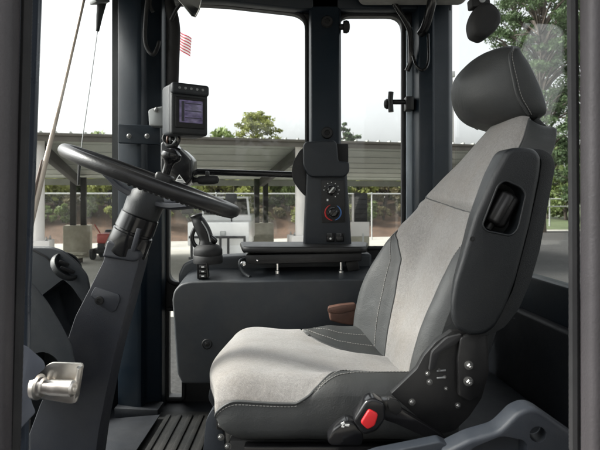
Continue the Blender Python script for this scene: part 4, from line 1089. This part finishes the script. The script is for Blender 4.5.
for w_ in (.9, 2.3, 3.7, 5.1, 6.5, 7.9):
    obj('purlin', prism_w([SH(U0, w_, rz(w_) - .03), SH(U0, w_ + .07, rz(w_) - .03), SH(U0, w_ + .07, rz(w_) - .005), SH(U0, w_, rz(w_) - .002)], U * (U1 - U0)), M['ceiling'], shed)
obj('rear_beam', prism_w([SH(U0, DEP - .12, ZB - .32), SH(U0, DEP, ZB - .32), SH(U0, DEP, ZB - .005), SH(U0, DEP - .12, ZB - .005)], U * (U1 - U0)), M['roofmetal'], shed)
for k in (-1, 0, 1, 2):
    u = 9.1 * k
    if k >= 0:
        cl = obj('front_column', LA(SH(u, 0, 1.4), (0, 0, 1), [(0, .19), (rz(0) - 1.45, .19)], 24), M['whitepaint'], shed)
        for sx in (-.3, .3):
            for sy in (-.3, .3): bolt('anchor_bolt', SH(u + sx, sy, 1.48), (0, 0, 1), .03, .10, cl)
        obj('column_plinth', prism_w([SH(u - .42, -.42, 0), SH(u + .42, -.42, 0), SH(u + .42, .42, 0), SH(u - .42, .42, 0)], V((0, 0, 1.48)), .03), M['whitepaint'], shed)
    q0, q1 = SH(u - .12, .1, rz(0) - .10), SH(u - .12, DEP - .9, rz(DEP - .9) - .10)
    obj('rafter', prism_w([q0, SH(u + .12, .1, rz(0) - .10), SH(u + .12, .1, rz(0) - .50), SH(u - .12, .1, rz(0) - .50)], q1 - q0, .01), M['darksteel'], shed)
    for du_ in (-.26, .22):
        p = SH(u + du_ - .12, DEP - 1.1, 1.5); hh_ = rz(DEP - 1.1) - .1 - 1.5
        obj('rear_post', prism_w([p, p + U * .26, p + U * .26 + W * .26, p + W * .26], V((0, 0, hh_)), .01), M['darksteel'], shed)
    obj('rear_plinth', prism_w([SH(u - .62, DEP - 1.5, 0), SH(u + .58, DEP - 1.5, 0), SH(u + .58, DEP - .6, 0), SH(u - .62, DEP - .6, 0)], V((0, 0, 1.52)), .03), M['plinth'], shed)

# chain link fence -------------------------------------------------------
fm_ = bpy.data.materials.new('chain_link'); fm_.use_nodes = True
nt = fm_.node_tree; N = nt.nodes; L = nt.links; b = N['Principled BSDF']; b.inputs['Base Color'].default_value = (.42, .43, .42, 1); b.inputs['Roughness'].default_value = .5
tc = N.new('ShaderNodeTexCoord'); sx = N.new('ShaderNodeSeparateXYZ'); L.new(tc.outputs['UV'], sx.inputs[0])
def wire(sgn):
    a = N.new('ShaderNodeMath'); a.operation = 'ADD' if sgn > 0 else 'SUBTRACT'; L.new(sx.outputs['X'], a.inputs[0]); L.new(sx.outputs['Y'], a.inputs[1])
    f = N.new('ShaderNodeMath'); f.operation = 'MULTIPLY'; f.inputs[1].default_value = 1 / .075; L.new(a.outputs[0], f.inputs[0])
    g = N.new('ShaderNodeMath'); g.operation = 'FRACT'; L.new(f.outputs[0], g.inputs[0])
    h = N.new('ShaderNodeMath'); h.operation = 'LESS_THAN'; h.inputs[1].default_value = .042; L.new(g.outputs[0], h.inputs[0]); return h
m_ = N.new('ShaderNodeMath'); m_.operation = 'MAXIMUM'; L.new(wire(1).outputs[0], m_.inputs[0]); L.new(wire(-1).outputs[0], m_.inputs[1]); L.new(m_.outputs[0], b.inputs['Alpha'])
FW = 13.6
fe = thing('chain_link_fence', 'tall chain link fence with a pale top rail behind the shed', 'fence', SH(0, FW, 0))
FZ = lambda u: 3.09
f0, f1 = -24, 29
me = bpy.data.meshes.new('mesh_panel'); me.from_pydata([SH(f0, FW, .05), SH(f1, FW, .05), SH(f1, FW, FZ(0)), SH(f0, FW, FZ(0))], [], [(0, 1, 2, 3)])
uv = me.uv_layers.new(); 
for l, c in zip(uv.data, ((0, 0), (f1 - f0, 0), (f1 - f0, 3), (0, 3))): l.uv = c
link(me, 'mesh_panel', fm_, fe, smooth=False)
obj('top_rail', T([SH(f0, FW, FZ(0)), SH(f1, FW, FZ(0))], .042, 8), M['galv'], fe)
u = f0
while u < f1:
    obj('post', T([SH(u, FW, 0), SH(u, FW, FZ(0) + .08)], .045, 8), M['galv'], fe); u += 5.2

# foliage ------------------------------------------------------------------
def leaves(vs, fs, c, rad, n, size, rng, flat=1.0):
    for _ in range(n):
        while True:
            d = V((rng.uniform(-1, 1), rng.uniform(-1, 1), rng.uniform(-1, 1)))
            if d.length < 1: break
        d = d * (0.55 + .45 * rng.random())
        p = c + V((d.x * rad[0], d.y * rad[1], d.z * rad[2]))
        a = V((rng.gauss(0, 1), rng.gauss(0, 1), rng.gauss(0, 1) * flat)).normalized(); bb = a.orthogonal().normalized()
        bb = (bb * math.cos(rng.random() * 6.3) + a.cross(bb) * math.sin(rng.random() * 6.3)); cc = a.cross(bb)
        s = size * rng.uniform(.6, 1.3); i = len(vs)
        vs += [p - bb * s, p + cc * s * .55, p + bb * s, p - cc * s * .55]; fs.append((i, i + 1, i + 2, i + 3))
def shrub_mesh(name, rng, w_, h, n, size, m):
    vs, fs = [], []
    for _ in range(10):
        c = V((rng.uniform(-.6, .6) * w_, rng.uniform(-.4, .4) * w_, h * rng.uniform(.2, .85)))
        r_ = rng.uniform(.25, .45)
        leaves(vs, fs, c, (w_ * r_, w_ * r_, h * r_ * .5), n // 10, size, rng)
    me = bpy.data.meshes.new(name); me.from_pydata(vs, [], fs); me.materials.append(m); return me
def stem_mesh(rng, w_, h):
    bm = bmesh.new()
    for k in range(5):
        a = rng.uniform(0, 6.3); p1 = V((math.cos(a) * w_ * .25, math.sin(a) * w_ * .25, h * .45)); p2 = p1 + V((rng.uniform(-.3, .3) * w_, rng.uniform(-.3, .3) * w_, h * .35))
        tube(bm, [V((0, 0, -.3)), p1 * .6, p1, p2], [.09, .07, .05, .015], 6)
    me = bpy.data.meshes.new('trunk'); bm.to_mesh(me); bm.free(); me.materials.append(M['bark']); return me
rng = random.Random(11)
kinds = [('yellow green leafy shrub', shrub_mesh('crown', rng, 2.0, 3.4, 1900, .17, M['leaf_y'])),
         ('dark green dense shrub', shrub_mesh('crown', rng, 1.9, 3.0, 1900, .17, M['leaf_g'])),
         ('olive brown thin shrub', shrub_mesh('crown', rng, 1.6, 2.4, 1000, .15, M['leaf_o'])),
         ('fresh green tall shrub', shrub_mesh('crown', rng, 2.2, 4.4, 2300, .19, M['leaf_g']))]
stems = [stem_mesh(rng, 1.8, 3) for _ in range(2)]
def plant(name, label, cat, loc, crown, stem, sc, rot_, group):
    t = thing(name, label, cat, loc, group); t.scale = sc; t.rotation_euler.z = rot_
    for nm, me_ in (('trunk', stem), ('crown', crown)):
        o = bpy.data.objects.new(nm, me_); C.objects.link(o); o.parent = t
    return t
i = 0
for row, (w0, du, s0) in enumerate(((20.3, 1.5, .62), (22.6, 1.35, 1.0), (26.0, 1.6, 1.35), (29.5, 2.2, 1.3))):
    u = -17.0 + row * .5
    while u < 27:
        k = rng.choice([0, 1, 2, 2, 3] if row == 0 else [0, 0, 1, 3, 2] if row == 1 else [0, 1, 3, 3])
        s = s0 * rng.uniform(.75, 1.15)
        if row == 2 and abs(u - 0) > 99: s *= .8
        w_ = w0 + rng.uniform(-.8, .8)
        plant('shrub', ['%s on the bank behind the chain link fence', '%s in the middle of the bank behind the fence', '%s at the back of the bank under the shed roof line', '%s in the rearmost row on top of the bank'][row] % kinds[k][0], 'shrub',
              SH(u, w_, bank_z(u, w_) - .15), kinds[k][1], stems[i % 2], (s, s, s * rng.uniform(.85, 1.1)), rng.uniform(0, 6), 'shrubs on the bank')
        u += du * rng.uniform(.8, 1.25); i += 1
# low pale wall showing in the gaps between shrubs
wl_ = obj('block_wall', prism_w([SH(-20, 25.2, 2.0), SH(15, 25.2, 2.0), SH(15, 25.2, 2.92), SH(-20, 25.2, 2.92)], W * .2), M['whitepaint'], None, SH(0, 25.2, 2.0))
tag(wl_, 'low pale block wall glimpsed between the shrubs on the bank', 'wall')

def tree(name, label, base, h, crown_c, crown_r, nclump, nleaf, size, m, seed, trunk_r=.22, group=None, lean=0.0, crown_only_from=.3):
    r_ = random.Random(seed)
    t = thing(name, label, 'tree', base, group)
    tb2 = bmesh.new(); top = base + V((lean, 0, h))
    tr_pts = smooth_pts([base, base.lerp(top, .35) + V((r_.uniform(-.2, .2), 0, 0)), base.lerp(top, .7) + V((r_.uniform(-.25, .25), 0, 0)), top], 4)
    tube(tb2, tr_pts, [trunk_r * (1 - .85 * i / (len(tr_pts) - 1)) for i in range(len(tr_pts))], 9)
    vs, fs = [], []
    for q in range(nclump):
        a = r_.uniform(0, 6.283); zz = r_.random()
        zc = base.z + h * (crown_only_from + (1.0 - crown_only_from) * zz)
        rad = crown_r * (math.sin(math.pi * min(1, max(.12, .15 + .8 * zz))) ** .7) * r_.uniform(.35, 1.0)
        st = base.lerp(top, max(0.1, (zc - base.z) / h - .08)); c = V((st.x + math.cos(a) * rad, st.y + math.sin(a) * rad, zc + r_.uniform(-.2, .3)))
        tube(tb2, [st, st.lerp(c, .5) + V((0, 0, .12 * rad)), c], [trunk_r * .32 * (1 - zz * .5), trunk_r * .2, .015], 5)
        cr = crown_c * r_.uniform(.6, 1.25)
        leaves(vs, fs, c, (cr, cr, cr * .55), nleaf, size, r_)
    obj('trunk', tb2, M['bark'], t, angle=60)
    mesh_pd('crown', vs, fs, m, t, smooth=False)
    return t
# tree above the shed roof, pine tips, pines on the right
b0 = P(256, 195, 52); tree('leafy_tree', 'yellow green leafy tree rising above the shed roof left of the window post', V((b0.x, 52, 2.0)), 9.0, .75, 3.0, 120, 90, .13, M['leaf_y'], 3, crown_only_from=.40)
b0 = P(297, 195, 56)
b0 = P(343, 195, 50); tree('pine_tree', 'young pine tip poking above the shed roof right of the window post', V((b0.x, 50, 2.0)), 7.8, .45, 1.1, 26, 60, .16, M['needle'], 5, .14)
b0 = P(353, 195, 51); tree('pine_tree', 'second smaller pine tip above the shed roof nearest the rear side window', V((b0.x, 51, 2.0)), 7.2, .45, 1.0, 24, 60, .16, M['needle'], 6, .14)
b0 = P(541, 195, 42); tree('pine_tree', 'tall loose pine tree behind the headrest beside the right door post', V((b0.x, 42, 0)), 25, .95, 4.6, 190, 230, .115, M['needle'], 8, .42, crown_only_from=.22)
b0 = P(592, 195, 46); tree('pine_tree', 'dense pine tree mostly hidden behind the right door post', V((b0.x, 46, 0)), 22, 1.0, 4.6, 180, 220, .115, M['needle'], 9, .42, crown_only_from=.12)
b0 = P(515, 195, 60); tree('pine_tree', 'distant slender pine tree behind the headrest', V((b0.x, 60, 0)), 27, 1.0, 4.2, 110, 170, .13, M['needle'], 10, .32, crown_only_from=.5)
for k, (px, Y, h) in enumerate(((548, 66, 7), (566, 62, 9), (585, 64, 8), (530, 70, 7), (612, 60, 9))):
    b0 = P(px, 195, Y)
    tree('leafy_tree', ['low round tree far across the yard, left of the rail', 'taller green tree far across the yard beside the right door post', 'green tree far behind the right door post', 'low green tree far behind the armrest', 'green tree outermost behind the right door post'][k],
         V((b0.x, Y, 0)), h, 1.3, 3.2, 34, 110, .24, M['leaf_g'], 20 + k, crown_only_from=.12)

# pines on the near side of the yard, mirrored in the interior mirror
rr_ = random.Random(4)
for k in range(9):
    x_ = -30 + 7.5 * k + rr_.uniform(-1.5, 1.5); y_ = -24 - rr_.uniform(0, 8)
    tree('pine_tree', 'pine tree in the row behind the doorway, seen only in the interior mirror', V((x_, y_, 0)), 15 + rr_.uniform(0, 5), 1.5, 3.6, 46, 70, .26, M['needle'], 40 + k, .35, 'pines behind the doorway', crown_only_from=.12)

# light pole far behind the seat
lp = P(451, 195, 62)
lt_ = thing('light_pole', 'pale tall light pole with a box head beyond the rear corner window', 'light pole', V((lp.x, 62, 0)))
obj('pole', T([V((lp.x, 62, 0)), V((lp.x, 62, 17.2))], [.30, .20], 12), M['galv'], lt_)
obj('lamp_head', B(V((lp.x, 62, 17.4)), (.9, .5, .7), .06), M['galv'], lt_)
obj('pole_cable', T([V((lp.x + .32, 62, 1)), V((lp.x + .30, 62, 16)), V((lp.x + .1, 62, 17.2))], .05, 8), M['whitepaint'], lt_)
# rail fence at the yard edge on the right
rf_ = thing('rail_fence', 'low pale rail fence along the far yard edge on the right', 'rail fence', V((25, 50, 0)))
for z in (2.62, 1.9):
    obj('rail', T([V((16, 50, z)), V((60, 50, z))], .06, 8), M['galv'], rf_)
for k in range(12): obj('post', T([V((16 + 4 * k, 50, 0)), V((16 + 4 * k, 50, 2.7))], .07, 8), M['galv'], rf_)
for z, nm in ((7.1, 'lower'), (13.6, 'upper')):
    ps = [V((lp.x, 61.6, z + .2))] + [V((lp.x + 8 * k, 61.6 - 2 * k, z - .25 * math.sin(math.pi * k / 6))) for k in range(1, 7)]
    o = obj('overhead_wire', T(ps, .022, 6), M['blackpaint'], None, ps[0]); tag(o, '%s overhead wire running right from the pale light pole' % nm, 'wire')

# flag -----------------------------------------------------------------------
fy = 30.0; f_ = thing('flag', 'red and white striped flag with blue corner hanging from a pole behind the front pillar', 'flag', V((P(171, 0, fy).x, fy, 0)))
fp0 = P(170, 20, fy); obj('flag_pole', T([V((fp0.x, fy, 0)), V((fp0.x, fy, P(0, 18, fy).z))], .05, 10), M['galv'], f_)
fl0 = P(171, 26, fy); vs, fs, mi = [], [], []
nx, ns = 26, 13
for i in range(nx + 1):
    t = i / nx
    for j in range(ns + 1):
        s = j / ns
        drop = .62 * t + .12 * t * t
        vs.append(V((fl0.x + 1.18 * t - .10 * s * t, fy + .16 * math.sin(6.5 * t + 1.2 * s) * t, fl0.z - 1.05 * s - drop + .05 * math.sin(8 * t))))
for i in range(nx):
    for j in range(ns):
        a = i * (ns + 1) + j; fs.append((a, a + ns + 1, a + ns + 2, a + 1)); mi.append(2 if (i < nx * .4 and j < 7) else (0 if j % 2 == 0 else 1))
M['flagred'] = mat('flag_red', (.50, .035, .07), .8, var=.05); M['flagwhite'] = mat('flag_white', (.8, .8, .8), .8, var=.03); M['flagblue'] = mat('flag_blue', (.03, .05, .20), .8)
fo = mesh_pd('flag_cloth', vs, fs, None, f_, mats=[M['flagred'], M['flagwhite'], M['flagblue']], midx=mi, angle=80)
sd_ = fo.modifiers.new('thickness', 'SOLIDIFY'); sd_.thickness = .006

# white truck parked nose-on under the eave ------------------------------------
TD = 18.6
tk = thing('white_truck', 'white truck parked nose first by the shed with black brush guard and tall hood mirror', 'truck', P(222, 195, TD) - V((0, 0, EYE)))
xc = P(217.5, 0, TD).x
def tb3(c, s, bev, m, name, par=None, seg=3): return obj(name, B(V((xc, TD, 0)) + V(c), s, bev, seg), m, par or tk)
body = tb3((.02, 1.0, 1.60), (2.20, 1.9, .84), .035, M['truckwhite'], 'hood')
tb3((0, .5, .95), (2.02, .9, .60), .08, M['truckwhite'], 'lower_grille')
cabp = tb3((0, 2.75, 1.72), (2.05, 1.7, 1.0), .08, M['truckwhite'], 'cab')
wf = prism_w([V((xc - .92, TD + 1.98, 2.05)), V((xc + .92, TD + 1.98, 2.05)), V((xc + .80, TD + 2.35, 2.84)), V((xc - .80, TD + 2.35, 2.84))], V((0, .02, 0)))
obj('windscreen', wf, glass_mat('truck_glass', (.12, .105, .095), .06), cabp, smooth=False)
for sx in (-1, 1):
    obj('pillar', T([V((xc + .95 * sx, TD + 1.98, 2.03)), V((xc + .83 * sx, TD + 2.35, 2.86)), V((xc + .83 * sx, TD + 3.5, 2.90))], .045, 8), M['truckwhite'], cabp)
    tb3((.34 * sx - .15, .045, 1.62), (.20, .02, .18), .03, M['galv'], 'headlight', body)
    w_ = obj('wheel', LA(V((xc + .82 * sx, TD + 1.0, .46)), (sx, 0, 0), [(-.14, .36), (-.10, .46), (.10, .46), (.14, .36), (.13, .25), (.08, .22)], 28), M['tyre'], tk)
    obj('rim', LA(V((xc + .82 * sx, TD + 1.0, .46)), (sx, 0, 0), [(.06, .24), (.10, .24), (.11, .10), (.14, .08)], 20), M['alu'], w_)
    mr_ = tb3((.44 if sx > 0 else -1.16, .35, 2.68), (.42, .16, .74), .05, M['blackpaint'], 'hood_mirror')
    obj('mirror_arm', T([V((xc + (.44 if sx > 0 else -.95), TD + .5, 2.0)), V((xc + (.44 if sx > 0 else -1.16), TD + .36, 2.40))], .03, 8), M['blackpaint'], mr_)
tb3((0, 2.93, 2.90), (1.72, 1.25, .07), .03, M['truckwhite'], 'roof', cabp)
bgd = obj('brush_guard', T([V((xc - 1.0, TD - .12, 1.50)), V((xc + 1.02, TD - .12, 1.50))], .045, 10), M['blackpaint'], tk)
for dx in (-.9, -.42, .12, .40, .98): obj('guard_bar', T([V((xc + dx, TD - .12, .55)), V((xc + dx, TD - .12, 1.52))], .045, 10), M['blackpaint'], bgd)
obj('guard_bar', T([V((xc - 1.0, TD - .12, .75)), V((xc + 1.02, TD - .12, .75))], .045, 10), M['blackpaint'], bgd)

# dark cabinet on a white block with a white post
kc = P(360, 195, 24) - V((0, 0, EYE))
kb_ = thing('utility_cabinet', 'black upright utility cabinet on a pale concrete block behind the rear side window', 'cabinet', kc)
obj('concrete_base', B(kc + V((-.05, 0, .60)), (.86, .8, 1.2), .03), M['plinth'], kb_)
obj('base_panel', B(kc + V((-.05, -.41, 1.45)), (.86, .05, .66), .02), M['whitepaint'], kb_)
obj('cabinet_body', B(kc + V((.02, .1, 2.28)), (.60, .5, 1.62), .03), M['blackpaint'], kb_)
bm = bmesh.new()
for k in range(6): box(bm, kc + V((.02, -.155, 1.7 + .22 * k)), (.50, .02, .05), .005)
obj('louvre', bm, M['rubber'], kb_)
vp = obj('vent_post', T([kc + V((-.36, -.30, 1.2)), kc + V((-.36, -.30, 3.06))], .055, 10), M['whitepaint'], None, kc + V((-.36, -.30, 1.2))); tag(vp, 'white vertical pipe post beside the black utility cabinet', 'post')
wp = obj('warning_post', T([kc + V((.05, -.9, 0)), kc + V((.03, -.9, 1.3))], .04, 8), M['galv'], None, kc + V((.05, -.9, 0))); tag(wp, 'short thin grey post in front of the pale cabinet block', 'post')

# small red ride-on mower and planks by the left rear plinth
mk = P(107, 195, 24.5) - V((0, 0, EYE))
mw = thing('ride_on_mower', 'small faded red ride on mower parked beside the rear post plinth', 'mower', mk)
hdm = B(mk + V((.05, 0, .98)), (.72, 1.0, .46), .09, 3); obj('hood', hdm, M['mower'], mw)
obj('seat', B(mk + V((-.05, .65, 1.15)), (.5, .42, .38), .08, 3), M['blackpaint'], mw)
obj('deck', B(mk + V((-.1, .1, .38)), (1.2, 1.1, .22), .07, 3), M['darksteel'], mw)
obj('chassis', B(mk + V((0, .2, .62)), (.6, 1.3, .30), .05, 2), M['darksteel'], mw)
obj('steering_arm', T([mk + V((-.3, .1, 1.1)), mk + V((-.55, -.1, 1.62))], .03, 8), M['mower'], mw)
for sx in (-1, 1):
    for yy, rr in ((-.45, .26), (.65, .36)):
        w_ = obj('wheel', LA(mk + V((.48 * sx, yy, rr)), (sx, 0, 0), [(-.09, rr * .8), (-.06, rr), (.06, rr), (.09, rr * .8), (.07, rr * .5)], 20), M['tyre'], mw)
pk_ = P(62, 195, 23) - V((0, 0, EYE))
for k, (dx, dz, r_) in enumerate(((0, .28, .12), (.05, .40, .05))):
    o = obj('plank', B(pk_ + V((dx, 0, dz)), (1.9, .5, .09), .01, 2, rot=Matrix.Rotation(R(-8 + 10 * k), 3, 'Z')), M['plinth'], None, pk_ + V((dx, 0, dz)))
    tag(o, ['lower pale plank lying on blocks by the left rear plinth', 'upper pale plank on top of the other by the left rear plinth'][k], 'plank')
    if k == 0:
        for sx in (-.7, .7):
            q = obj('timber_block', B(pk_ + V((sx, 0, .118)), (.25, .5, .23), .01), M['bark'], None, pk_ + V((sx, 0, 0))); tag(q, '%s dark timber block under the pale planks' % ('left' if sx < 0 else 'right'), 'block')
